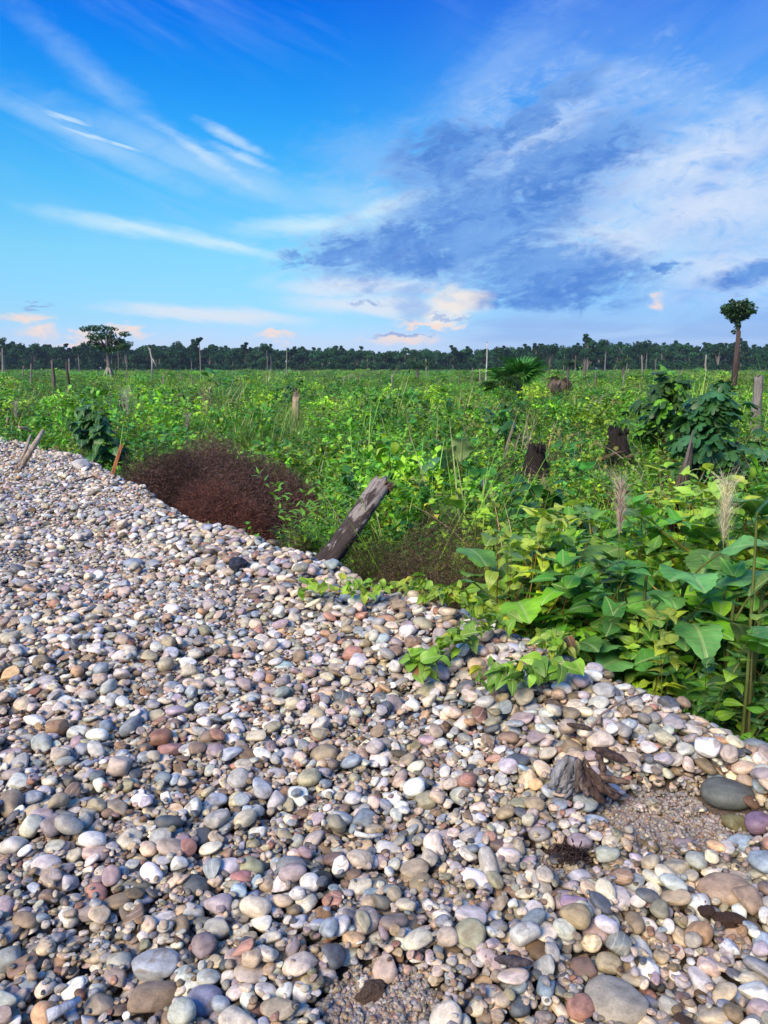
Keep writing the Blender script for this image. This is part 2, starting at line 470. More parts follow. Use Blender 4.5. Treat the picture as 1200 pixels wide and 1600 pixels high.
# ------------------------------------------------------------------ mesh building
class MB:
    def __init__(self):
        self.v = []; self.f = []; self.c = []; self.uv = []; self.nv = 0

    def add(self, v, f, c, uv=None):
        v = np.asarray(v, float).reshape(-1, 3)
        self.v.append(v)
        self.uv.append(np.zeros((len(v), 3)) if uv is None else np.asarray(uv, float))
        k = self.nv
        self.f.extend([tuple(i + k for i in q) for q in f])
        if isinstance(c, list):
            self.c.extend(c)
        else:
            self.c.extend([c] * len(f))
        self.nv += len(v)

    def tube(self, pts, rad, n=6, c=(1, 1, 1), cap=True, rough=0.0, rnd=random):
        pts = [Vector(p) for p in pts]
        if not hasattr(rad, '__len__'):
            rad = [rad] * len(pts)
        u = None; rings = []
        for i, p in enumerate(pts):
            d = (pts[min(i + 1, len(pts) - 1)] - pts[max(i - 1, 0)]).normalized()
            if u is None:
                u = d.cross(Vector((0.31, 0.87, 0.13))).normalized()
            u = (u - d * u.dot(d)).normalized()
            w = d.cross(u)
            for k in range(n):
                a = 2 * math.pi * k / n
                r = rad[i] * (1 + (rnd.uniform(-rough, rough) if rough else 0))
                rings.append(p + (u * math.cos(a) + w * math.sin(a)) * r)
        f = []
        for i in range(len(pts) - 1):
            for k in range(n):
                f.append((i * n + k, i * n + (k + 1) % n, (i + 1) * n + (k + 1) % n, (i + 1) * n + k))
        if cap:
            f.append(tuple(range(n - 1, -1, -1))); f.append(tuple(range((len(pts) - 1) * n, len(pts) * n)))
        self.add([tuple(q) for q in rings], f, c)

    def put(self, leaf, M, c):
        """append a leaf prototype (MB) transformed by a 4x4"""
        v = leaf.arr()
        A = np.array(M.to_3x3()); o = np.array(M.translation)
        v2 = v @ A.T + o
        self.add(v2, leaf.f, [tuple(a * b for a, b in zip(c, q)) for q in leaf.c], leaf.uvarr())

    def arr(self):
        return np.concatenate(self.v) if self.v else np.zeros((0, 3))

    def uvarr(self):
        return np.concatenate(self.uv)

    def mesh(self, name, mat, smooth=True):
        me = bpy.data.meshes.new(name)
        me.from_pydata(self.arr().tolist(), [], self.f)
        me.materials.append(mat)
        a = me.attributes.new('tint', 'FLOAT_COLOR', 'FACE')
        cc = np.ones((len(self.f), 4)); cc[:, :3] = np.array(self.c)
        a.data.foreach_set('color', cc.ravel())
        u = me.attributes.new('luv', 'FLOAT_VECTOR', 'POINT')
        u.data.foreach_set('vector', self.uvarr().ravel())
        if smooth:
            me.polygons.foreach_set('use_smooth', np.ones(len(self.f), bool))
        me.update()
        return me


def obj(name, me, parent=None, col4=(1, 1, 1, 1), loc=None, M=None):
    o = bpy.data.objects.new(name, me)
    col.objects.link(o)
    if parent is not None:
        o.parent = parent
    if loc is not None:
        o.location = loc
    if M is not None:
        o.matrix_basis = M
    o['col'] = [float(x) for x in col4]
    o['rnd'] = random.random()
    return o


def empty(name, loc=(0, 0, 0), rz=0.0):
    o = bpy.data.objects.new(name, None)
    o.empty_display_size = 0.1
    col.objects.link(o)
    o.location = loc; o.rotation_euler = (0, 0, rz)
    return o


def tag(o, label=None, cat=None, group=None, kind=None):
    if label: o['label'] = label
    if cat: o['category'] = cat
    if group: o['group'] = group
    if kind: o['kind'] = kind
    return o


def copy_tree(o, parent=None):
    c = o.copy(); col.objects.link(c)
    if parent is not None:
        c.parent = parent
    for ch in list(o.children):
        copy_tree(ch, c)
    return c


# ------------------------------------------------------------------ point scatter with geometry nodes (stuff only)
def scatter_object(name, protos, pos, rot, scl, idx, colr, rnd, parent=None):
    """one object that instances prototypes on points"""
    cl = bpy.data.collections.new(name + ' prototypes')
    for i, me in enumerate(protos):
        po = bpy.data.objects.new('%s prototype %02d' % (name, i), me)
        po['col'] = [1.0, 1.0, 1.0, 1.0]
        cl.objects.link(po)
    me = bpy.data.meshes.new(name)
    me.vertices.add(len(pos))
    me.vertices.foreach_set('co', np.asarray(pos, np.float32).ravel())
    for nm, ty, key, arr in (('rot', 'FLOAT_VECTOR', 'vector', rot), ('scl', 'FLOAT_VECTOR', 'vector', scl), ('idx', 'INT', 'value', idx),
                             ('col', 'FLOAT_COLOR', 'color', colr), ('rnd', 'FLOAT', 'value', rnd)):
        a = me.attributes.new(nm, ty, 'POINT')
        a.data.foreach_set(key, np.ascontiguousarray(arr, np.int32 if ty == 'INT' else np.float32).ravel())
    o = bpy.data.objects.new(name, me); col.objects.link(o)
    if parent is not None:
        o.parent = parent
    g = bpy.data.node_groups.new(name + ' scatter', 'GeometryNodeTree')
    g.interface.new_socket('Geometry', in_out='INPUT', socket_type='NodeSocketGeometry')
    g.interface.new_socket('Geometry', in_out='OUTPUT', socket_type='NodeSocketGeometry')
    n, l = g.nodes, g.links
    gi = n.new('NodeGroupInput'); go = n.new('NodeGroupOutput')
    ip = n.new('GeometryNodeInstanceOnPoints')
    ci = n.new('GeometryNodeCollectionInfo')
    ci.inputs['Collection'].default_value = cl
    ci.inputs['Separate Children'].default_value = True
    ci.inputs['Reset Children'].default_value = True
    ip.inputs['Pick Instance'].default_value = True

    def na(nm, ty):
        k = n.new('GeometryNodeInputNamedAttribute'); k.data_type = ty; k.inputs['Name'].default_value = nm
        return k.outputs['Attribute']
    er = n.new('FunctionNodeEulerToRotation')
    l.new(na('rot', 'FLOAT_VECTOR'), er.inputs[0])
    mp = n.new('GeometryNodeMeshToPoints')
    l.new(gi.outputs[0], mp.inputs['Mesh'])
    l.new(mp.outputs['Points'], ip.inputs['Points'])
    l.new(ci.outputs[0], ip.inputs['Instance'])
    l.new(na('idx', 'INT'), ip.inputs['Instance Index'])
    l.new(er.outputs[0], ip.inputs['Rotation'])
    l.new(na('scl', 'FLOAT_VECTOR'), ip.inputs['Scale'])
    l.new(ip.outputs[0], go.inputs[0])
    md = o.modifiers.new('scatter', 'NODES'); md.node_group = g
    o['kind'] = 'stuff'
    return o


# ------------------------------------------------------------------ ground sheets
def grid_mesh(name, xs, ys, zf, mat):
    X, Y = np.meshgrid(xs, ys)
    Z = zf(X, Y)
    nx, ny = len(xs), len(ys)
    me = bpy.data.meshes.new(name)
    V = np.stack([X, Y, Z], -1).reshape(-1, 3)
    i = np.arange(ny - 1)[:, None] * nx + np.arange(nx - 1)[None, :]
    F = np.stack([i, i + 1, i + nx + 1, i + nx], -1).reshape(-1, 4)
    me.from_pydata(V.tolist(), [], F.tolist())
    me.polygons.foreach_set('use_smooth', np.ones(len(F), bool))
    me.materials.append(mat)
    me.update()
    return me


def gravel_z(x, y):
    s = sdist(x, y)
    z = ground_z(x, y) - 0.012
    return np.where(s < -0.9, z - 0.25, z)


def build_grounds():
    ys = np.concatenate([np.arange(-6, 0.8, 0.4), np.arange(0.8, 7, 0.06), np.arange(7, 20, 0.12), np.arange(20, 80, 2.0)])
    xs = np.concatenate([np.arange(-60, -12, 2.0), np.arange(-12, 4, 0.09), np.arange(4, 9, 0.4)])
    g = obj('gravel_bank', grid_mesh('gravel_bank', xs, ys, gravel_z, M_GRAVEL))
    tag(g, kind='structure')
    ys = np.concatenate([np.arange(-8, 30, 0.5), np.geomspace(30, 4000, 50)])
    xs = np.concatenate([-np.geomspace(3000, 30, 36), np.arange(-29, 29.1, 0.5), np.geomspace(30, 3000, 36)])

    def fz(x, y):
        s = sdist(x, y)
        z = field_z(x, y)
        return np.where(s > -0.2, np.minimum(z, -1.0), z)
    f = obj('field', grid_mesh('field', xs, ys, fz, M_FIELD))
    tag(f, kind='structure')
    return g


GRAVEL = build_grounds()

# ------------------------------------------------------------------ stones
def icosphere(sub):
    import bmesh
    bm = bmesh.new()
    bmesh.ops.create_icosphere(bm, subdivisions=sub, radius=1.0)
    V = np.array([v.co[:] for v in bm.verts]); F = [tuple(v.index for v in f.verts) for f in bm.faces]
    bm.free()
    return V, F


ICO = {k: icosphere(k) for k in (2, 3, 4)}


def stone_mesh(name, seed, sub=3, lumps=0.16, boxy=None):
    r = np.random.default_rng(seed)
    V, F = ICO[sub]
    e = boxy if boxy is not None else r.choice([2.0, 2.2, 2.5, 3.0, 4.0])
    n = (np.abs(V) ** e).sum(1) ** (-1 / e)
    P = V * n[:, None]
    d = np.zeros(len(V))
    for k in range(7):
        w = r.normal(size=3); w /= np.linalg.norm(w)
        fr = r.uniform(1.0, 3.2); d += np.sin((V @ w) * fr + r.uniform(0, 6.28)) * lumps / fr * 0.75
    for k in range(r.integers(1, 8)):                      # worn facets
        w = r.normal(size=3); w /= np.linalg.norm(w)
        h = r.uniform(0.55, 0.88)
        t = P @ w
        P = P - w[None, :] * np.clip(t - h, 0, None)[:, None] * 0.7
    P = P * (1 + d)[:, None]
    P /= np.abs(P).max(0)[None, :]
    me = bpy.data.meshes.new(name)
    me.from_pydata(P.tolist(), [], F)
    me.polygons.foreach_set('use_smooth', np.ones(len(F), bool))
    me.materials.append(M_STONE); me.update()
    return me


NPROTO = 28
STONES = [stone_mesh('stone', 100 + i) for i in range(NPROTO)]
GRITS = [stone_mesh('grit', 300 + i, 2) for i in range(6)]

PALETTE = [((0.50, 0.44, 0.33), 18), ((0.46, 0.45, 0.40), 14), ((0.26, 0.29, 0.32), 9), ((0.29, 0.285, 0.26), 11), ((0.47, 0.37, 0.29), 13), ((0.29, 0.225, 0.225), 6),
           ((0.40, 0.31, 0.20), 12), ((0.21, 0.145, 0.09), 6), ((0.29, 0.265, 0.17), 8), ((0.32, 0.16, 0.11), 3), ((0.08, 0.09, 0.10), 5), ((0.56, 0.535, 0.49), 10),
           ((0.42, 0.25, 0.12), 2), ((0.36, 0.32, 0.33), 6), ((0.20, 0.25, 0.29), 4)]
PC = np.array([p[0] for p in PALETTE]); PW = np.array([p[1] for p in PALETTE], float); PW /= PW.sum()


def palette(n):
    c = PC[RNG.choice(len(PC), n, p=PW)]
    g = c @ np.array([.3, .55, .15])
    c = (g[:, None] * np.array([1.04, 1.0, .93]) * np.array([1.04, 1.0, .92]) * .12 + c * np.array([1.03, 1.0, .96]) * .9) * 1.16
    c = c * RNG.uniform(0.8, 1.2, (n, 1)) * RNG.uniform(0.94, 1.06, (n, 3))
    return np.concatenate([np.clip(c, 0.02, 0.75), np.ones((n, 1))], 1)


CELL = 0.01
X0, X1, Y0, Y1 = -10.6, 3.4, 0.85, 18.5
NX, NY = int((X1 - X0) / CELL), int((Y1 - Y0) / CELL)
HM = np.zeros((NY, NX), np.float32)
for j0 in range(0, NY, 200):
    yy = Y0 + (np.arange(j0, min(NY, j0 + 200)) + .5) * CELL
    xx = X0 + (np.arange(NX) + .5) * CELL
    A, B = np.meshgrid(xx[::4], yy[::4])
    sm = ground_z(A, B).astype(np.float32)
    up = np.repeat(np.repeat(sm, 4, 0), 4, 1)[:len(yy), :NX]
    HM[j0:j0 + len(yy), :up.shape[1]] = up
HM[:, -3:] = HM[:, -6:-3]
HM0 = HM.copy()


def rand_sites(n, dmin, dmax, smin=-0.55, smax=99.0, power=1.0):
    """random sites on the visible gravel, uniform over the ground"""
    out = np.zeros((0, 2))
    while len(out) < n:
        m = int((n - len(out)) * 2.2) + 200
        y = np.sqrt(RNG.uniform(dmin ** 2, dmax ** 2, m))
        h = y * 0.54 + 0.9
        x = RNG.uniform(-1, 1, m) * h
        keep = (x > X0 + .2) & (x < X1 - .2) & (y > Y0 + .1) & (y < Y1 - .2)
        x, y = x[keep], y[keep]
        # uniform in area: the strip is a little wider than the pure wedge
        s = sdist(x, y)
        k = (s > smin) & (s < smax)
        out = np.concatenate([out, np.stack([x[k], y[k]], 1)])
    return out[:n]


BLOCK = np.zeros((NY, NX), bool)      # ground already taken by the big single stones
ALL = []           # x, y, z, rx, ry, rz, a, b, c


def drop(x, y, a, b, c, yaw, tiltmax=0.35, embed=0.5, record=True, dry=False):
    i, j = int((x - X0) / CELL), int((y - Y0) / CELL)
    r = max(1, int(a / CELL + 0.5))
    j0, j1, i0, i1 = j - r, j + r + 1, i - r, i + r + 1
    if j0 < 0 or i0 < 0 or j1 > NY or i1 > NX:
        return None
    if record and (BLOCK[j, i] or (a > 0.014 and BLOCK[j0:j1, i0:i1].mean() > 0.30)):
        return None
    sub = HM[j0:j1, i0:i1]
    k = np.arange(-r, r + 1, dtype=np.float32) * CELL
    cs, sn = math.cos(yaw), math.sin(yaw)
    U = (k[None, :] * cs + k[:, None] * sn) / a
    W = (k[:, None] * cs - k[None, :] * sn) / b
    q = U * U + W * W
    m = q < 1.0
    q = np.where(m, q, 1.0)
    h = c * np.sqrt(1 - q)
    mean_z = float(sub[m].mean())
    d2 = float((k * k).mean()) + 1e-9
    gx = float(((sub - mean_z) * k[None, :])[m].mean()) / d2 * 1.6
    gy = float(((sub - mean_z) * k[:, None])[m].mean()) / d2 * 1.6
    v = (sub + h)[m]
    z = embed * float(v.max()) + (1 - embed) * float(v.mean())
    if not dry:
        HM[j0:j1, i0:i1] = np.where(m, np.maximum(sub, z + h * 0.92), sub)
    if not record and not dry:
        BLOCK[j0:j1, i0:i1] |= m
    gx = max(-tiltmax, min(tiltmax, gx)); gy = max(-tiltmax, min(tiltmax, gy))
    nrm = Vector((-gx + random.gauss(0, .10), -gy + random.gauss(0, .10), 1)).normalized()
    e = (Vector((0, 0, 1)).rotation_difference(nrm) @ Euler((0, 0, yaw)).to_quaternion()).to_euler()
    rec = (x, y, z, e.x, e.y, e.z, a, b, c)
    if record:
        ALL.append(rec)
    return rec


def hm_at(x, y):
    return HM[int((y - Y0) / CELL), int((x - X0) / CELL)]


def thick_at(x, y):
    j, i = int((y - Y0) / CELL), int((x - X0) / CELL)
    return HM[j, i] - HM0[j, i]


SAND = [(HOLLOW.x - .02, HOLLOW.y - .01, 0.30, 0.17), (*on_z(590, 1555, 0)[:2], 0.14, 0.12), (*on_z(890, 1340, 0)[:2], 0.10, 0.08)]


def in_sand(x, y):
    for sx, sy, ra, rb in SAND:
        if ((x - sx) / ra) ** 2 + ((y - sy) / rb) ** 2 < 1:
            return True
    return False


def run_drop(n, dmin, dmax, med, sig, lo, hi, k=4, smin=-0.16, smax=99.0):
    sites = rand_sites(n * k, dmin, dmax, smin, smax).reshape(n, k, 2)
    S = sdist(sites[:, 0, 0], sites[:, 0, 1])
    la = np.exp(RNG.normal(math.log(med), sig, n)) * 0.5
    yaw = RNG.uniform(0, 6.283, n)
    rb = RNG.uniform(0.62, 0.97, n); rc = RNG.uniform(0.42, 0.78, n)
    for q in range(n):
        s = sites[q]
        best = min(range(k), key=lambda w: thick_at(s[w, 0], s[w, 1]))
        x, y = s[best]
        a = la[q]
        if S[q] < 0.75 and y < 8:
            a *= 1.12
        a = min(max(a, lo * .5), hi * .5)
        if a > 0.009 and (in_sand(x, y) or (a > .018 and (in_sand(x + a, y) or in_sand(x - a, y) or in_sand(x, y + a) or in_sand(x, y - a)))) and random.random() < 0.95:
            continue
        drop(float(x), float(y), float(a), float(a * rb[q]), float(a * rb[q] * rc[q] if rc[q] < .8 else a * .6), float(yaw[q]))


# the big single stones first: (px, py, long px, short px, colour, label)
HERO = [
    (964, 1566, 98, 78, (0.33, 0.29, 0.22), 'largest boulder, mottled grey tan, at the bottom of the picture'),
    (1130, 1394, 80, 52, (0.33, 0.23, 0.15), 'smooth round brown sandstone boulder beside a dark dirt clod'),
    (1135, 1238, 78, 52, (0.10, 0.105, 0.09), 'big dark wet grey stone above the sandy hollow'),
    (245, 1510, 76, 56, (0.36, 0.37, 0.37), 'big flat pale blue grey boulder above the brown boulder at lower left'),
    (238, 1562, 78, 58, (0.27, 0.19, 0.12), 'big two tone brown boulder between the pale grey and slate purple ones'),
    (320, 1567, 58, 54, (0.22, 0.215, 0.27), 'rounded slate purple boulder at the lower left'),
    (155, 1575, 50, 36, (0.28, 0.22, 0.15), 'oval tan brown stone at the bottom left'),
    (12, 1498, 56, 48, (0.33, 0.33, 0.27), 'pale grey green boulder cut by the left edge'),
    (22, 1322, 50, 42, (0.55, 0.50, 0.42), 'cream pointed boulder at the left edge'),
    (550, 1020, 36, 26, (0.40, 0.20, 0.14), 'brick orange oval stone beside a dark brown one'),
    (545, 1000, 28, 20, (0.07, 0.05, 0.03), 'dark wet brown stone just above the brick orange stone'),
    (378, 1374, 38, 30, (0.42, 0.19, 0.16), 'pinkish red oval stone in the middle of the gravel'),
    (397, 1402, 36, 26, (0.17, 0.19, 0.27), 'dark blue oval stone below the pinkish red one'),
    (921, 1187, 36, 30, (0.50, 0.42, 0.30), 'cream yellow rounded stone behind the driftwood root'),
    (882, 1066, 50, 44, (0.40, 0.33, 0.23), 'lumpy tan stone beside the vine and the white stone'),
    (925, 1047, 32, 24, (0.66, 0.65, 0.63), 'bright white angular stone on the crest of the bank'),
    (688, 998, 28, 36, (0.44, 0.36, 0.29), 'upright beige stone among the vine leaves'),
    (804, 1000, 34, 34, (0.42, 0.33, 0.24), 'round tan stone tangled in the creeping vine'),
    (726, 1062, 38, 26, (0.52, 0.44, 0.33), 'smooth cream oval stone just below the vine'),
    (672, 1040, 50, 40, (0.33, 0.26, 0.25), 'mauve boulder half under the vine leaves'),
    (1105, 1126, 46, 24, (0.43, 0.26, 0.19), 'salmon coloured oval stone on the right crest'),
    (268, 1170, 42, 26, (0.30, 0.16, 0.14), 'maroon oval stone left of centre'),
    (252, 1153, 38, 26, (0.25, 0.12, 0.075), 'red brown glossy stone touching the maroon one'),
    (505, 1178, 46, 32, (0.33, 0.26, 0.16), 'tan stone with brown stain in the centre'),
    (146, 1258, 30, 16, (0.36, 0.10, 0.07), 'small dark red flat stone at left'),
    (100, 1278, 50, 22, (0.20, 0.21, 0.20), 'flat dark grey stone at left'),
    (897, 1409, 44, 28, (0.32, 0.22, 0.29), 'flat purple stone with a ridge at lower right'),
    (905, 1372, 46, 30, (0.42, 0.41, 0.44), 'pale lilac grey stone above the flat purple one'),
    (928, 1283, 42, 24, (0.46, 0.54, 0.62), 'pale blue flat stone below the driftwood root'),
    (912, 1516, 46, 44, (0.21, 0.135, 0.10), 'angular rust brown slab beside the largest boulder'),
    (952, 1510, 42, 40, (0.38, 0.32, 0.20), 'yellowish speckled stone above the largest boulder'),
    (1162, 1559, 40, 38, (0.36, 0.44, 0.62), 'bright blue grey stone near the bottom right corner'),
    (1005, 1482, 30, 42, (0.52, 0.53, 0.49), 'upright white speckled stone at lower right'),
    (1097, 1535, 36, 42, (0.50, 0.46, 0.43), 'pale grey bean shaped stone at the lower right'),
    (1140, 1480, 32, 28, (0.58, 0.58, 0.57), 'round white stone at the right'),
    (1148, 1286, 36, 30, (0.16, 0.14, 0.06), 'olive brown stone at the edge of the sandy hollow'),
    (1184, 1284, 46, 36, (0.20, 0.13, 0.18), 'plum purple stone at the right edge'),
    (1058, 1357, 46, 32, (0.38, 0.34, 0.25), 'flat greenish tan stone right of the blue block'),
    (1020, 1349, 20, 34, (0.12, 0.15, 0.22), 'dark blue block shaped stone'),
    (233, 904, 24, 22, (0.45, 0.33, 0.22), 'round peach stone on the left part of the road'),
    (210, 882, 30, 18, (0.25, 0.28, 0.32), 'blue grey stone beside the round peach stone'),
    (126, 727, 30, 18, (0.46, 0.43, 0.39), 'pale slab boulder on the far left crest'),
    (763, 1347, 28, 46, (0.52, 0.46, 0.36), 'upright cream pointed stone at the centre right'),
    (578, 1438, 48, 36, (0.54, 0.48, 0.41), 'large pale cream oval stone at the bottom centre'),
]

run_drop(24000, 0.95, 18.2, 0.040, 0.34, 0.025, 0.12, 3)
run_drop(6500, 0.95, 5.0, 0.040, 0.36, 0.02, 0.10, 3)
hero_recs = []
for (px, py, w, h, cc, lab) in HERO:
    r0 = on_z(px, py, 0.04)
    z0 = 0.04
    for _ in range(4):
        z0 = float(hm_at(r0.x, r0.y)) * 0.6 + gz(r0.x, r0.y) * 0.4 + 0.012
        r0 = on_z(px, py, z0)
    dep = project(r0.x, r0.y, r0.z)[2]
    a, hh = 0.5 * w * dep / FPX, 0.5 * h * dep / FPX
    el = math.atan2(CAM_H - r0.z, r0.y)
    # seen height mixes depth-wise width and thickness
    if hh > a:
        la, lb, yaw = hh / math.sin(el) * 0.96, a, math.pi / 2 + random.uniform(-.3, .3) - 0.0
        lc = lb * 0.8
    else:
        la, yaw = a, random.uniform(-0.25, 0.25)
        lb = min(a * 0.95, hh / max(0.45, math.sin(el + 0.45)))
        lc = lb * random.uniform(0.62, 0.75)
    for _ in range(4):
        rec = drop(r0.x, r0.y, la, lb, lc, yaw, 0.15, 0.2, record=False, dry=True)
        r0 = on_z(px, py, rec[2])
    rec = drop(r0.x, r0.y, la, lb, lc, yaw, 0.15, 0.2, record=False)
    hero_recs.append((rec, cc, lab))
run_drop(22500, 2.4, 18.2, 0.040, 0.44, 0.022, 0.12, 5)
run_drop(9500, 0.95, 4.4, 0.038, 0.48, 0.015, 0.095, 5)
run_drop(900, 2.2, 7.5, 0.070, 0.24, 0.04, 0.12, 4, 0.0, 0.62)
run_drop(500, 2.2, 12.0, 0.055, 0.4, 0.03, 0.11, 2, -0.6, -0.1)
run_drop(10000, 0.95, 4.4, 0.020, 0.3, 0.012, 0.03, 6)
run_drop(7000, 4.0, 9.0, 0.030, 0.25, 0.02, 0.045, 6)
print('stones', len(ALL))

SA = np.array(ALL)
n = len(SA)
sidx = RNG.integers(0, NPROTO, n); scolr = palette(n); srnd = RNG.uniform(0, 1, n)
# fines hold damp silt, so small stones are darker and browner; wider spread of light and dark among the rest
fine = np.clip((0.024 - SA[:, 6]) / 0.012, 0, 1)[:, None] * RNG.uniform(.5, 1, (n, 1))
scolr[:, :3] *= 1 - fine * np.array([.42, .48, .54])
scolr[:, :3] *= np.clip(RNG.normal(1.0, .16, (n, 1)), .5, 1.3)
wet = (RNG.uniform(0, 1, n) < .07)
scolr[wet, :3] *= np.array([.5, .44, .36])
# broad colour drift: darker damp stones low on the right, paler dry ones to the left
px_, py_, dep_ = project(SA[:, 0], SA[:, 1], SA[:, 2])
vis = (px_ > 5) & (px_ < 1195) & (py_ > 600) & (py_ < 1597)
top = np.array([HM[min(NY - 1, int((q[1] - Y0) / CELL)), min(NX - 1, int((q[0] - X0) / CELL))] for q in SA])
bare = top < SA[:, 2] + SA[:, 8] * 1.02
size = np.where(vis & bare, SA[:, 6] * np.sqrt(SA[:, 7] / SA[:, 6]) / dep_, 0)
order = np.argsort(-size)
big = order[:300 - len(HERO)]
rest = np.setdiff1d(np.arange(n), big)
for i in big:
    x, y, z, rx, ry, rz, a, b, c = SA[i]
    o = obj('stone', STONES[sidx[i]], GRAVEL, scolr[i], (x, y, z))
    o.rotation_euler = (rx, ry, rz); o.scale = (a, b, c); o['rnd'] = float(srnd[i])
q = SA[rest]
scatter_object('pebbles', STONES, q[:, :3], q[:, 3:6], q[:, 6:9], sidx[rest], scolr[rest], srnd[rest], GRAVEL)
for k, (rec, cc, lab) in enumerate(hero_recs):
    o = obj('stone', stone_mesh('stone', 700 + k, 4, 0.12, random.uniform(2.1, 2.6)), None, (*cc, 1), rec[:3])
    o.rotation_euler = rec[3:6]; o.scale = rec[6:9]
    o['rnd'] = random.randrange(17) / 17 + random.uniform(0.0, 0.045)
    tag(o, lab, 'stone', 'larger stones lying on the gravel bank')
# grit between the stones and in the sandy hollow
ng = 26000
sites = rand_sites(ng, 0.95, 3.6, -0.3)
extra = []
for sx, sy, ra, rb in SAND:
    m = int(30000 * ra * rb / (0.30 * 0.17)) + 800
    th = RNG.uniform(0, 6.283, m); rr = np.sqrt(RNG.uniform(0, 1.15, m))
    extra.append(np.stack([sx + ra * rr * np.cos(th), sy + rb * rr * np.sin(th)], 1))
sites = np.concatenate([sites] + extra)
ng = len(sites)
gr = np.exp(RNG.normal(math.log(0.0042), 0.38, ng)).clip(0.002, 0.009)
zz = np.array([hm_at(a, b) for a, b in sites])
g0 = ground_z(sites[:, 0], sites[:, 1])
keep = zz < g0 + 0.035
sites, gr, zz = sites[keep], gr[keep], zz[keep]
ng = len(sites)
gp = np.stack([sites[:, 0], sites[:, 1], np.minimum(zz, g0[keep] + 0.012) + gr * 0.3], 1)
scatter_object('grit', GRITS, gp, RNG.uniform(0, 6.28, (ng, 3)), gr[:, None] * RNG.uniform(0.7, 1.1, (ng, 3)), RNG.integers(0, 6, ng), palette(ng) * np.array([.56, .53, .53, 1]), RNG.uniform(0, 1, ng), GRAVEL)

# =================================================================== vegetation
def basis(o, d, up=Vector((0, 0, 1)), roll=0.0, L=1.0, W=None):
    d = Vector(d).normalized()
    xv = d.cross(up)
    if xv.length < 1e-4:
        xv = d.cross(Vector((1, 0, 0)))
    xv.normalize()
    zv = xv.cross(d)
    if roll:
        q = Matrix.Rotation(roll, 3, d)
        xv = q @ xv; zv = q @ zv
    W = L if W is None else W
    M = Matrix(((xv.x * W, d.x * L, zv.x * L, o[0]), (xv.y * W, d.y * L, zv.y * L, o[1]), (xv.z * W, d.z * L, zv.z * L, o[2]), (0, 0, 0, 1)))
    return M


def leaf_proto(outline, n, droop, fold=0.25, wav=0.0, serr=0.0, seed=0, twist=0.0, rows=1):
    rr = random.Random(seed)
    m = MB(); V = []; UV = []; F = []; C = []
    y = z = 0.0
    ph = rr.uniform(0, 6)
    for i in range(n + 1):
        t = i / n
        w = outline(t)
        a = -droop * t
        if i:
            y += math.cos(a) / n; z += math.sin(a) / n
        s = serr * (1 if i % 2 else -1) * w if 0 < i < n else 0
        tw = twist * t
        for k in range(-rows, rows + 1):
            u = k / rows
            ww = u * (w + (s if abs(k) == rows else 0))
            zz = abs(ww) * fold * (1.4 - 0.8 * abs(u)) + wav * math.sin(ph + t * 9 + u * 2.0) * w * abs(u)
            V.append((ww * math.cos(tw), y - abs(u) * w * 0.12 * (1 if i < n else 0), z + zz + ww * math.sin(tw)))
            UV.append((ww, t, 0))
    q = 2 * rows + 1
    for i in range(n):
        for k in range(2 * rows):
            a = i * q + k
            F.append((a, a + 1, a + 1 + q, a + q))
            C.append((1, 1, 1) if k < rows else (0.92, 0.94, 0.92))
    m.add(V, F, C, UV)
    return m


def o_ovate(t): return 0.30 * max(0.012, math.sin(math.pi * t ** 0.72)) ** 0.9
def o_lance(t): return 0.125 * max(0.02, math.sin(math.pi * t ** 0.8))
def o_heart(t): return 0.40 * max(0.02, (math.sin(math.pi * min(1, 0.12 + 0.88 * t) ** 0.62)) ** 0.85) if t > 0 else 0.12
def o_big(t): return 0.40 * max(0.02, math.sin(math.pi * (0.04 + 0.96 * t) ** 0.8)) ** 0.8
def o_long(t): return 0.16 * max(0.03, math.sin(math.pi * (0.06 + 0.94 * t) ** 0.75)) ** 0.7
def o_blade(t): return 0.0085 * (1 - t) ** 0.6 + 0.0006


def lobed_proto(lobes, seed, droop=0.5):
    """palmate leaf: rounded lobes round the stalk"""
    rr = random.Random(seed)
    m = MB(); V = [(0, 0, 0)]; UV = [(0, 0, 0)]; F = []
    n = lobes * 6
    span = R(300)
    for ring in (0.45, 1.0):
        for i in range(n + 1):
            th = -span / 2 + span * i / n
            ph = (i / n * lobes) % 1.0
            lobe = math.sin(math.pi * ph) ** 0.55 if 0 < ph < 1 else 0
            len_ = 0.62 + 0.38 * math.cos(th / 1.25)
            r = len_ * (0.50 + 0.50 * lobe) if ring == 1.0 else len_ * 0.36
            x, y = math.sin(th) * r, math.cos(th) * r
            z = -droop * r * r * 0.55 + (0.07 * lobe - 0.03 if ring == 1.0 else 0.035 * lobe)
            V.append((x * 0.62, y * 0.62 + 0.0, z * 0.62)); UV.append((0.3 + ph * 0.2, r, 0))
    for i in range(n):
        F.append((0, 1 + i, 2 + i))
        a = 1 + i; b = 1 + n + 1 + i
        F.append((a, b, b + 1, a + 1))
    m.add(V, F, (1, 1, 1), UV)
    return m


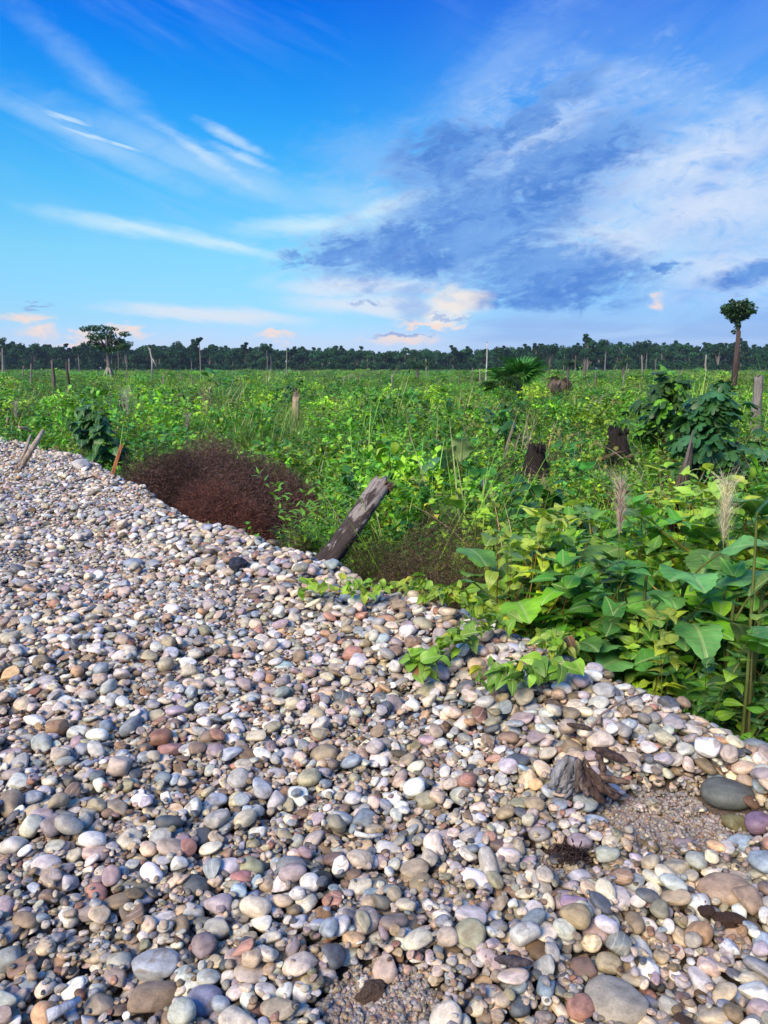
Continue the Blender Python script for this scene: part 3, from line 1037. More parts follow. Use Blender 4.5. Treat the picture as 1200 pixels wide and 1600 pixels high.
def fan_proto(nseg, seed, span=R(250), droop=0.25, dead=False):
    """one fan-palm blade: folded segments split at the tips"""
    rr = random.Random(seed)
    m = MB()
    for i in range(nseg):
        th = -span / 2 + span * (i + .5) / nseg
        hw = span / nseg * 0.5
        L = (0.82 + 0.18 * math.cos(th)) * rr.uniform(0.92, 1.05)
        d = lambda a, r, z: (math.sin(a) * r, math.cos(a) * r, z)
        dz = -droop * rr.uniform(0.7, 1.4)
        V = [(0, 0, 0), d(th - hw, L * .55, 0.02 + dz * .3), d(th, L * .55, -0.03 + dz * .3), d(th + hw, L * .55, 0.02 + dz * .3), d(th + rr.uniform(-.03, .03), L, dz)]
        m.add(V, [(0, 1, 2), (0, 2, 3), (1, 4, 2), (2, 4, 3)], rr.choice([(1, 1, 1), (.9, .93, .9), (.8, .85, .8)]))
    return m


LEAVES = {
    'small': [leaf_proto(lambda t: 0.30 * max(.02, math.sin(math.pi * t)), 2, d, 0.2) for d in (0.3, 0.7, 1.1)],
    'ovate': [leaf_proto(o_ovate, 5, d, f, 0.05, 0, i) for i, (d, f) in enumerate(((0.4, .25), (0.8, .3), (1.2, .15), (1.6, .4)))],
    'lance': [leaf_proto(o_lance, 4, d, 0.3) for d in (0.3, 0.8, 1.3)],
    'heart': [leaf_proto(o_heart, 7, d, f, 0.06, 0, i, 0.0) for i, (d, f) in enumerate(((0.5, .2), (0.9, .1), (1.3, .25)))],
    'curl': [leaf_proto(o_ovate, 6, d, f, 0.14, 0, i + 9, tw, 2) for i, (d, f, tw) in enumerate(((1.5, .55, .5), (0.8, .8, -.6), (1.9, .3, .3), (0.5, .6, .9)))],
    'big': [leaf_proto(o_big, 15, d, f, 0.16, 0.06, i + 20, 0.0, 3) for i, (d, f) in enumerate(((0.5, .22), (0.9, .12), (1.3, .3), (0.25, .4)))],
    'long': [leaf_proto(o_long, 12, d, f, 0.12, 0, i + 30, tw, 2) for i, (d, f, tw) in enumerate(((0.8, .55, .3), (1.5, .35, -.3), (0.35, .8, .2)))],
    'blade': [leaf_proto(o_blade, 5, d, 0.5) for d in (0.3, 0.9, 1.6, 2.2)],
    'lobed': [lobed_proto(l, i, d) for i, (l, d) in enumerate(((5, .6), (7, 1.0), (5, 1.4)))],
    'fan': [fan_proto(22, i, droop=d) for i, d in enumerate((0.12, 0.3, 0.55))],
    'deadfan': [fan_proto(16, 7 + i, span=R(110), droop=d) for i, d in enumerate((0.3, 0.6))],
}
BIGKIND = {'big', 'heart', 'long', 'lobed', 'curl'}
_lm = {}


def leaf_mesh(kind, var):
    k = (kind, var)
    if k not in _lm:
        _lm[k] = LEAVES[kind][var].mesh('leaf', M_BIG if kind in BIGKIND else M_LEAF)
    return _lm[k]


def vary(rr, c, a=0.13, h=0.07):
    k = rr.uniform(1 - a, 1 + a)
    return (c[0] * k * rr.uniform(1 - h, 1 + h * 1.6), c[1] * k, c[2] * k)


BRIGHT = (0.115, 0.33, 0.016); MID = (0.055, 0.21, 0.020); DARK = (0.030, 0.12, 0.026); LIME = (0.20, 0.40, 0.022)
YELLOW = (0.50, 0.49, 0.03); OLIVE = (0.13, 0.165, 0.03); STEMG = (0.09, 0.11, 0.03); STEMR = (0.10, 0.045, 0.025); STRAW = (0.36, 0.28, 0.17)
BLUEG = (0.04, 0.15, 0.05); BROWN = (0.055, 0.03, 0.022)


class Plant:
    def __init__(self, seed):
        self.r = random.Random(seed); self.stem = MB(); self.leaves = []

    def leaf(self, kind, o, d, L, c, roll=0.0, W=None, up=Vector((0, 0, 1))):
        v = self.r.randrange(len(LEAVES[kind]))
        self.leaves.append((kind, v, basis(o, d, up, roll, L, W), c))

    def joined(self, name='foliage', mat=None, stem=True):
        m = MB()
        if stem and self.stem.nv:
            m.add(self.stem.arr(), self.stem.f, list(self.stem.c))
        for k, v, M, c in self.leaves:
            m.put(LEAVES[k][v], M, c)
        return m.mesh(name, mat or M_LEAF)

    def thing(self, name, label, cat, loc, rz=0.0, group=None, mode='leaves', stemname='stem', leafname='leaf', mat=None, scale=1.0):
        root = empty(name, loc, rz); root.scale = (scale,) * 3
        tag(root, label, cat, group)
        if self.stem.nv:
            obj(stemname, self.stem.mesh(stemname, M_DRY), root)
        if mode == 'leaves':
            for k, v, M, c in self.leaves:
                obj(leafname, leaf_mesh(k, v), root, (*c, 1), M=M)
        elif self.leaves:
            obj('foliage', self.joined('foliage', mat, False), root)
        return root


def herb(seed, h=0.8, nst=5, kind='ovate', L=0.09, inter=0.07, spread=0.35, colr=BRIGHT, c2=None, p2=0.0, start=0.15, pair=True, stemc=STEMG, elev=0.35, petiole=0.25, sr=0.004):
    P = Plant(seed); r = P.r
    for s in range(nst):
        az = r.uniform(0, 6.283); hh = h * r.uniform(0.6, 1.0)
        lean = r.uniform(0.05, 1.0) * spread
        b = Vector((math.cos(az), math.sin(az), 0))
        o0 = b * r.uniform(0, 0.06)
        pts = []
        K = 7
        wob = Vector((r.uniform(-1, 1), r.uniform(-1, 1), 0)) * 0.05 * hh
        for i in range(K):
            t = i / (K - 1)
            pts.append(o0 + b * lean * hh * t ** 1.5 + Vector((0, 0, hh * t * (1 - 0.12 * lean * t))) + wob * math.sin(t * 4))
        P.stem.tube(pts, [sr * (1 - 0.75 * i / (K - 1)) for i in range(K)], 4, vary(r, stemc), False)
        t = start; kk = 0
        while t < 1.0:
            f = t * (K - 1); i = min(int(f), K - 2); o = pts[i].lerp(pts[i + 1], f - i)
            la = az + kk * (math.pi / 2 if pair else 2.4) + r.uniform(-.5, .5)
            sz = L * (1.08 - 0.55 * t) * r.uniform(0.7, 1.15)
            for sgn in ((0, math.pi) if pair else (0,)):
                a = la + sgn
                d = Vector((math.cos(a), math.sin(a), elev + 0.4 * t + r.uniform(-.35, .25)))
                c = vary(r, c2 if (c2 and r.random() < p2) else colr)
                oo = o + d.normalized() * petiole * sz
                P.leaf(kind, oo, d, sz, c, r.uniform(-.5, .5))
            t += inter / hh * r.uniform(0.7, 1.3); kk += 1
        # growing tip
        o = pts[-1]
        for q in range(3):
            a = r.uniform(0, 6.283)
            P.leaf(kind, o, (math.cos(a), math.sin(a), 1.2), L * 0.5, vary(r, colr))
    return P


def bush(seed, h=0.9, w=0.5, n=220, kind='small', L=0.05, colr=BRIGHT, c2=None, p2=0.0):
    """dense twiggy shrub: leaf sprays spread through an uneven dome"""
    P = Plant(seed); r = P.r
    lumps = [(Vector((r.gauss(0, .35) * w, r.gauss(0, .35) * w, h * r.uniform(.3, .85))), r.uniform(.22, .42) * w) for _ in range(7)]
    for c, rad in lumps:
        P.stem.tube([Vector((0, 0, 0)), Vector((c.x * .4, c.y * .4, c.z * .5)), c], [.007, .005, .002], 4, BROWN, False)
    for i in range(n // 5):
        c, rad = r.choice(lumps)
        d = Vector((r.gauss(0, 1), r.gauss(0, 1), r.gauss(0.25, .9))).normalized()
        o = c + d * rad * r.uniform(.5, 1.15)
        base = vary(r, c2 if (c2 and r.random() < p2) else colr, .28)
        for q in range(5):
            dd = (d + Vector((r.gauss(0, .8), r.gauss(0, .8), r.gauss(.1, .5)))).normalized()
            P.leaf(kind, o + dd * L * .3 * q * .4, dd, L * r.uniform(.6, 1.2), vary(r, base, .1), r.uniform(-.6, .6))
    return P


def grass(seed, h=0.7, n=40, colr=BRIGHT, c2=STRAW, p2=0.1, w=1.0, rad=0.06, flat=0.0):
    P = Plant(seed); r = P.r
    for i in range(n):
        a = r.uniform(0, 6.283); rr = rad * math.sqrt(r.random())
        o = Vector((math.cos(a) * rr, math.sin(a) * rr, 0)); a += r.uniform(-.8, .8)
        L = h * r.uniform(.55, 1.15)
        d = Vector((math.cos(a), math.sin(a), r.uniform(1.2, 4.5) * (1 - flat)))
        P.leaf('blade', o, d, L, vary(r, c2 if r.random() < p2 else colr, .25), 0, L * w * r.uniform(.8, 1.3))
    return P


def pinnate(seed, h=0.9, nf=7, colr=BRIGHT, c2=None, p2=0.0, Lf=0.45, Ll=0.09, kind='lance'):
    """fern-like plant: fronds of paired leaflets"""
    P = Plant(seed); r = P.r
    for f in range(nf):
        az = r.uniform(0, 6.283); hh = h * r.uniform(.25, 1)
        b = Vector((math.cos(az), math.sin(az), 0))
        o = b * r.uniform(0, .05) + Vector((0, 0, hh * .55))
        P.stem.tube([b * .01, o], [.004, .003], 4, vary(r, STEMG), False)
        pts = []
        L = Lf * r.uniform(.7, 1.15); el = r.uniform(.3, 1.0); K = 9
        p = o.copy()
        for i in range(K):
            pts.append(p.copy())
            a = el - 1.5 * (i / K) ** 1.3
            p = p + (b * math.cos(a) + Vector((0, 0, math.sin(a)))) * L / K
        P.stem.tube(pts, [.0028] * 6 + [.0014] * 3, 3, vary(r, STEMG), False)
        cc = vary(r, c2 if (c2 and r.random() < p2) else colr, .2)
        side = b.cross(Vector((0, 0, 1)))
        for i in range(1, K):
            s = Ll * (1.1 - .6 * abs(i / K - .45) * 1.6)
            for sg in (-1, 1):
                P.leaf(kind, pts[i], side * sg + b * .5 + Vector((0, 0, -.15)), s, vary(r, cc, .1), r.uniform(-.3, .3))
        P.leaf(kind, pts[-1], b + Vector((0, 0, -.6)), Ll * .8, cc)
    return P


def rosette(seed, n=7, L=0.28, kind='big', colr=MID, stalk=0.35, h=0.2, c2=None, p2=0.0, droop=0.0, faz=None, elev=(0.5, 1.6)):
    P = Plant(seed); r = P.r
    for i in range(n):
        az = (i * 2.4 + r.uniform(-.4, .4)) if faz is None else faz + r.uniform(-1.3, 1.3)
        b = Vector((math.cos(az), math.sin(az), 0))
        zz = h * r.uniform(.2, 1)
        s = stalk * r.uniform(.6, 1.15)
        d = (b + Vector((0, 0, r.uniform(*elev)))).normalized()
        o = Vector((0, 0, zz)); e = o + d * s
        P.stem.tube([o, o + d * s * .5 + Vector((0, 0, .02)), e], [.007, .006, .0045], 5, vary(r, STEMG), False)
        dd = (b * 1.0 + Vector((0, 0, r.uniform(-.15, .95) - droop))).normalized()
        P.leaf(kind, e, dd, L * r.uniform(.7, 1.15), vary(r, c2 if (c2 and r.random() < p2) else colr, .2), r.uniform(-.35, .35))
    P.stem.tube([Vector((0, 0, -.1)), Vector((0, 0, h * .6)), Vector((0.01, 0, h))], [.014, .011, .008], 6, STEMG, False)
    return P


def canopy(seed, h=1.6, w=0.55, nb=12, per=9, kind='lobed', L=0.2, colr=DARK, c2=None, p2=0.0, trunk=0.02, low=0.25):
    """woody shrub with big leaves hanging off its branch ends"""
    P = Plant(seed); r = P.r
    P.stem.tube([Vector((0, 0, -.1)), Vector((.02, 0, h * .45)), Vector((-.01, .02, h * .8))], [trunk, trunk * .8, trunk * .4], 6, BROWN, False)
    for b in range(nb):
        az = b * 2.4 + r.uniform(-.4, .4); t = r.uniform(low, 1.0)
        bb = Vector((math.cos(az), math.sin(az), 0))
        rad = w * math.sin(math.pi * (0.18 + .74 * t)) * r.uniform(.5, 1.05)
        e = bb * rad + Vector((0, 0, h * t))
        s = Vector((0, 0, h * t * .72))
        P.stem.tube([s, s.lerp(e, .55) + Vector((0, 0, .04)), e], [.009, .006, .004], 4, STEMG, False)
        for k in range(per):
            f = r.uniform(.35, 1.1)
            o = s.lerp(e, f) + Vector((r.gauss(0, .05), r.gauss(0, .05), r.gauss(.02, .06)))
            a = az + r.uniform(-1.5, 1.5)
            d = Vector((math.cos(a), math.sin(a), r.uniform(-.9, .25)))
            P.leaf(kind, o, d, L * r.uniform(.65, 1.15), vary(r, c2 if (c2 and r.random() < p2) else colr, .28), r.uniform(-.5, .5))
    return P


def ribbons(mb, O, D, L, W, colr, sag=0.25, jit=0.2):
    """many thin two-segment strips at once"""
    n = len(O)
    D = D / np.linalg.norm(D, axis=1, keepdims=True)
    q = RNG.normal(size=(n, 3)); S = np.cross(D, q); S /= np.linalg.norm(S, axis=1, keepdims=True)
    L = L[:, None]; W = W[:, None]
    M1 = O + D * L * .5 + RNG.normal(size=(n, 3)) * L * jit * .3
    E = O + D * L + RNG.normal(size=(n, 3)) * L * jit - np.array([0, 0, 1]) * L * sag * .4
    V = np.stack([O - S * W, O + S * W, M1 - S * W * .7, M1 + S * W * .7, E], 1).reshape(-1, 3)
    F = []; C = []
    for i in range(n):
        k = i * 5
        F.append((k, k + 1, k + 3, k + 2)); F.append((k + 2, k + 3, k + 4))
        c = tuple(colr[i]); C.append(c); C.append(c)
    mb.add(V, F, C)


def cols(n, c, a=0.3):
    k = np.clip(RNG.normal(1, a, (n, 1)), .35, 1.9)
    return np.array(c)[None, :] * k * RNG.uniform(.9, 1.1, (n, 3))


def twig_dome(name, label, cat, loc, rx, ry, h, n, colr, tipc, group=None, stems=70, tl=0.11, tw=0.0016, lean=0.0):
    """dense bush of fine bare twigs"""
    root = empty(name, loc); tag(root, label, cat, group)
    st = MB()
    for i in range(stems):
        a = random.uniform(0, 6.283); q = math.sqrt(random.random())
        e = Vector((math.cos(a) * rx * q * .9, math.sin(a) * ry * q * .9, h * math.sqrt(max(.1, 1 - q * q)) * random.uniform(.6, 1.0)))
        b = Vector((e.x * .45, e.y * .45, 0))
        st.tube([b, b.lerp(e, .5) + Vector((random.gauss(0, .05), random.gauss(0, .05), .08)), e], [.005, .0035, .0015], 3, vary(random, colr), False)
    obj('stem', st.mesh('stem', M_DRY), root)
    tm = MB()
    lump = [(RNG.uniform(-.75, .75), RNG.uniform(-.75, .75), RNG.uniform(.16, .4)) for _ in range(26)]
    th = RNG.uniform(0, 6.283, n); q = np.sqrt(RNG.uniform(0, 1, n)); u = RNG.uniform(0, 1, n) ** .5
    X = np.cos(th) * q; Y = np.sin(th) * q
    top = np.clip(1 - q ** 3, .02, 1) ** .5 * .84
    for (a, b, s) in lump:
        top = top + .30 * np.exp(-((X - a) ** 2 + (Y - b) ** 2) / s ** 2) * (s / .3)
    top *= 1.0 / top.max() * RNG.uniform(.92, 1.06, n)
    O = np.stack([X * rx, Y * ry, u * top * h], 1)
    D = np.stack([X * .9 + RNG.normal(0, .9, n), Y * .9 + RNG.normal(0, .9, n), np.full(n, .5) + RNG.normal(0, .7, n)], 1)
    ribbons(tm, O, D, tl * RNG.uniform(.5, 1.3, n), tw * RNG.uniform(.6, 1.4, n), cols(n, colr), .1, .25)
    m = n // 2                                   # seed heads and leftover dry leaves at the tips
    k = RNG.integers(0, n, m)
    O2 = O[k] + D[k] / np.linalg.norm(D[k], axis=1, keepdims=True) * tl * .7 + RNG.normal(0, .012, (m, 3))
    ribbons(tm, O2, RNG.normal(size=(m, 3)), RNG.uniform(.008, .022, m), RNG.uniform(.0015, .0035, m), cols(m, tipc, .35), .1, .2)
    t = obj('twig', tm.mesh('twig', M_DRY, False), root); t['kind'] = 'stuff'
    return root


def plume(seed, h=1.2, pl=0.28, n=260, colr=(0.42, 0.34, 0.29), stemc=STEMG, lean=(0.1, 0), nbl=14, fluff=0.09):
    """tall grass with one feathery seed head"""
    P = Plant(seed); r = P.r
    top = Vector((lean[0] * h, lean[1] * h, h))
    b0 = top * ((h - pl) / h)
    P.stem.tube([Vector((0, 0, 0)), b0 * .5 + Vector((.01, .01, 0)), b0, top], [.0045, .004, .003, .0015], 4, stemc, False)
    for i in range(nbl):
        a = r.uniform(0, 6.283)
        P.leaf('blade', Vector((0, 0, h * r.uniform(0, .45))), (math.cos(a), math.sin(a), r.uniform(1, 3)), h * r.uniform(.4, .7), vary(r, OLIVE), 0, h * .7)
    m = MB()
    t = RNG.uniform(0, 1, n)
    ax = np.array(b0)[None, :] + (np.array(top) - np.array(b0))[None, :] * t[:, None]
    th = RNG.uniform(0, 6.283, n)
    D = np.stack([np.cos(th) * (.18 + .46 * t), np.sin(th) * (.18 + .46 * t), np.full(n, 1.0)], 1)
    ribbons(m, ax, D, pl * .6 * RNG.uniform(.5, 1.2, n), np.full(n, .0011), cols(n, colr, .25), .9, .22)
    return P, m


# ---- ground between plants and everything too mixed to count: one scattered undergrowth object
def veg_protos():
    pr = []
    for k in range(4):
        pr.append(herb(900 + k, 0.8, 5, 'ovate', 0.145, 0.085, 0.5, (BRIGHT, MID, LIME, BRIGHT)[k], YELLOW if k == 2 else LIME, 0.12).joined())
    for k in range(4):
        pr.append(bush(920 + k, 0.8, 0.55, 300, 'ovate' if k % 2 else 'small', 0.085, (BRIGHT, MID, OLIVE, LIME)[k], LIME, 0.2).joined())
    for k in range(3):
        pr.append(grass(940 + k, 0.85, 60, (BRIGHT, LIME, OLIVE)[k], STRAW, 0.08, 1.1, 0.14).joined())
    for k in range(2):
        pr.append(pinnate(950 + k, 0.85, 11, (BRIGHT, MID)[k], LIME, .25, .5, .12).joined())
    pr.append(herb(960, 0.9, 7, 'lance', 0.17, 0.06, 0.5, BRIGHT, LIME, .3, pair=False).joined())
    pr.append(herb(961, 0.75, 6, 'heart', 0.17, 0.09, 0.6, MID, LIME, .2, pair=False).joined())
    pr.append(rosette(962, 10, 0.28, 'big', MID, .4, .4).joined())
    pr.append(herb(963, 0.9, 8, 'small', 0.03, 0.05, 0.35, (.16, .11, .055), STRAW, .35, stemc=BROWN).joined())
    pr.append(grass(964, 1.15, 34, (.30, .23, .15), STRAW, .5, .9, 0.2).joined())
    pr.append(grass(965, 1.1, 80, (.13, .28, .025), (.26, .28, .12), .35, .85, 0.2).joined())
    return pr


VEG = veg_protos()
VW_GREEN = np.array([9, 9, 4, 8, 7, 9, 5, 4, 6, 5, 6, 6, 6, 8, 5, 2.0, 4.5, 6.0, 8])
VW_GREEN = VW_GREEN / VW_GREEN.sum()
PERM = RNG.permutation(len(VEG))

# places kept clear for single things: (x, y, radius)
CLEAR = []


def clear_at(p, r):
    CLEAR.append((p[0], p[1], r))


def is_clear(x, y):
    ok = np.ones(len(x), bool)
    for a, b, r in CLEAR:
        ok &= (x - a) ** 2 + (y - b) ** 2 > r * r
    return ok


BUSH_P = at(335, 760, 10.2); BUSH_P.z = float(field_z(BUSH_P.x, BUSH_P.y))
for dx, rr in ((-1.25, .7), (-.7, 1.0), (-.1, 1.1), (.5, 1.1), (1.15, .8)):
    clear_at((BUSH_P.x + dx, BUSH_P.y), rr)
clear_at(at(340, 800, 8.6), .85); clear_at(at(240, 800, 9.6), .5); clear_at(at(420, 800, 7.7), .5)
clear_at(at(690, 850, 5.9), .8); clear_at(at(560, 850, 6.2), .42); clear_at(at(630, 850, 5.7), .4); clear_at(at(760, 880, 5.2), .25)
clear_at(at(855, 840, 5.3), .5); clear_at(at(930, 850, 5.0), .3)


SEEN = [(185, 475, 806, 9.6), (945, 1000, 716, 14.4), (815, 862, 726, 12.4), (585, 775, 905, 5.6), (515, 612, 830, 6.1), (1045, 1182, 715, 10), (1005, 1070, 640, 12.8), (118, 184, 705, 13),
        (665, 770, 706, 9.2), (955, 995, 850, 4.2), (1112, 1168, 850, 4.0), (975, 1180, 885, 3.6), (805, 945, 880, 4.7), (1168, 1196, 662, 17.3), (770, 852, 604, 32), (850, 895, 602, 29.5), (452, 474, 655, 23.8),
        (1005, 1060, 800, 4.8), (425, 550, 830, 7.2), (60, 115, 602, 45), (880, 905, 930, 4.9), (1055, 1092, 745, 8.5), (715, 800, 870, 5.2), (0, 1200, 592, 60), (330, 470, 660, 16)]


def limit(x, y, z, s, h=0.95, halfw=0.3):
    """largest scale that leaves the things behind in view"""
    x = np.asarray(x, float); y = np.asarray(y, float); s = np.array(s, float)
    for a, b, py, D in SEEN:
        xc = 600 + FPX * x / y; hw = FPX * halfw * s / y
        m = (y < D) & (xc + hw > a) & (xc - hw < b)
        zmax = CAM_H - (py - 575) / FPX * y * 1.03
        s = np.where(m, np.minimum(s, np.maximum((zmax - z) / h, 0.0)), s)
    return s


def veg_sites(n, d0, d1, smax=-0.3):
    out = np.zeros((0, 2))
    while len(out) < n:
        m = (n - len(out)) * 2 + 100
        y = np.sqrt(RNG.uniform(d0 ** 2, d1 ** 2, m)); x = RNG.uniform(-1, 1, m) * (y * 0.56 + 1.5)
        s = sdist(x, y) if d0 < 40 else np.full(m, -9.0)
        k = (s < smax) & is_clear(x, y)
        out = np.concatenate([out, np.stack([x[k], y[k]], 1)])
    return out[:n]


def build_undergrowth():
    P, S, I, Cc = [], [], [], []

    def zone(n, d0, d1, smin, smax, col_a, smax_s=-0.3, w=VW_GREEN, zoff=0.0, wide=1.0):
        q = veg_sites(n, d0, d1, smax_s)
        z = field_z(q[:, 0], q[:, 1]) + zoff
        P.append(np.column_stack([q, z]))
        s = RNG.uniform(smin, smax, n)
        # patches of taller and lower growth
        pt = np.sin(q[:, 0] * .31 + 1.2 * np.sin(q[:, 1] * .17)) * np.sin(q[:, 1] * .23 + .7 * np.sin(q[:, 0] * .2))
        pass
        wl = 1.0 if d1 < 30 else 2.2 if d1 < 90 else 5.0
        mo = np.sin(q[:, 0] * 2.9 / wl + 2 * np.sin(q[:, 1] * 1.1 / wl)) * np.sin(q[:, 1] * 2.3 / wl + 1.7 * np.sin(q[:, 0] * 1.3 / wl))
        s = s * (1 + .18 * pt + .46 * mo)
        s = limit(q[:, 0], q[:, 1], z, s, 1.02)
        s = np.where(s < .12, .0001, s)
        S.append(np.column_stack([s * wide, s * wide, s * RNG.uniform(.85, 1.15, n)]))
        kn = (.5 + .5 * np.sin(q[:, 0] * 1.3 / wl + 2.2 * np.sin(q[:, 1] * .9 / wl) + 1.1) + RNG.normal(0, .16, n) + .37 * np.sin(q[:, 1] * 1.9 / wl)) % 1.0
        I.append(PERM[np.clip(np.searchsorted(np.cumsum(w[PERM]), kn), 0, len(VEG) - 1)])
        k = RNG.uniform(.7, 1.5, (n, 1)) * (1 + .22 * pt[:, None] + .30 * mo[:, None])
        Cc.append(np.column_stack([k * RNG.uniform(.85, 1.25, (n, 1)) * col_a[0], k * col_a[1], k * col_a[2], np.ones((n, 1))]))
    lo = VW_GREEN.copy(); lo[8:11] *= 2.0; lo /= lo.sum()
    zone(1500, 2.8, 9.5, .30, .6, (1, 1, 1), -0.42, lo)
    zone(420, 6.5, 14, .75, 1.15, (1, 1, 1))
    zone(2300, 9, 26, .7, 1.2, (1.02, 1, 1))
    zone(420, 9, 34, 1.25, 1.75, (1.0, 1, 1))
    zone(300, 34, 75, 1.6, 2.3, (1.0, 1, 1))
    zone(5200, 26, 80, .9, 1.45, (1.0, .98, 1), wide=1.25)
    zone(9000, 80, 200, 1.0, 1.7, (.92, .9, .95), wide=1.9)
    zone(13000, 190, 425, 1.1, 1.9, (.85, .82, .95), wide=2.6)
    P_, S_, I_, C_ = map(np.concatenate, (P, S, I, Cc))
    n = len(P_)
    rot = np.column_stack([RNG.normal(0, .08, n), RNG.normal(0, .08, n), RNG.uniform(0, 6.283, n)])
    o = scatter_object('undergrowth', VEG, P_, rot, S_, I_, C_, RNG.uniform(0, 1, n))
    return o


LAND = {}          # landmark label -> (px, D)


def pxd(p):
    a = project(p[0], p[1], p[2] + .4)
    return float(a[0]), float(p[1])


def beside(p):
    """where a plant stands, told by the nearest thing one can find in the picture"""
    x, D = pxd(p)
    best = None
    for nm, (lx, ld) in LAND.items():
        dx = (x - lx) / FPX * D; dd = D - ld
        q = math.hypot(dx, dd)
        if best is None or q < best[0]:
            best = (q, nm, dx, dd)
    q, nm, dx, dd = best
    if abs(dx) > abs(dd):
        w = 'left of' if dx < 0 else 'right of'
    else:
        w = 'behind' if dd > 0 else 'in front of'
    return ('just ' if q < .6 else '') + w + ' the ' + nm


ORD = ['first', 'second', 'third', 'fourth', 'fifth', 'sixth', 'seventh', 'eighth', 'ninth', 'tenth']


def ordinal_labels(objs, marks, noun):
    """objs: (px, object); marks: (px, name): Nth to the right of the last landmark"""
    objs = sorted(objs, key=lambda q: q[0]); marks = sorted(marks)
    cnt = {}
    for x, o in objs:
        m = [k for k in marks if k[0] <= x]
        m = m[-1] if m else marks[0]
        cnt[m] = cnt.get(m, 0) + 1
        n = cnt[m]
        o['label'] = '%s %s, %s right of the %s' % (o.get('look', ''), noun, ORD[n - 1] if n <= 10 else 'yet further', m[1])
        o['label'] = ' '.join(o['label'].split())
        w = o['label'].split()
        if len(w) > 16:
            o['label'] = ' '.join(o['label'].replace('tree line tree', 'tree').replace(' mid field', '').split()[:16])
        if 'look' in o:
            del o['look']


def fz(p):
    return Vector((p[0], p[1], float(field_z(p[0], p[1]))))


# ------------------------------------------------------------------ single plants
LAND.update({'brown bush': (340, 9.9), 'charred log': (560, 6.4), 'grey brown thicket': (685, 6.0), 'dark hollow in the weeds': (870, 5.2), 'large charred stump': (968, 14.5), 'small leaning stump': (839, 12.5),
             'red stemmed plant': (1030, 4.9), 'pale cream plume': (1140, 4.1), 'pink brown plume': (975, 4.3), 'tall dark broad leaved shrub': (1108, 10.2), 'dark shrub at the left edge': (150, 13.2),
             'narrow leaved shrub': (490, 7.4), 'drooping pale plant': (722, 9.4), 'orange stake': (183, 10.2), 'splintered grey stump': (1070, 8.6), 'sheathed stalk at the right edge': (1182, 3.25),
             'cross of dark heart leaves': (1128, 3.1), 'straw tuft on the right crest': (1045, 3.2), 'vine covered crest': (760, 4.6), 'thin herb with yellow leaves': (892, 5.0)})


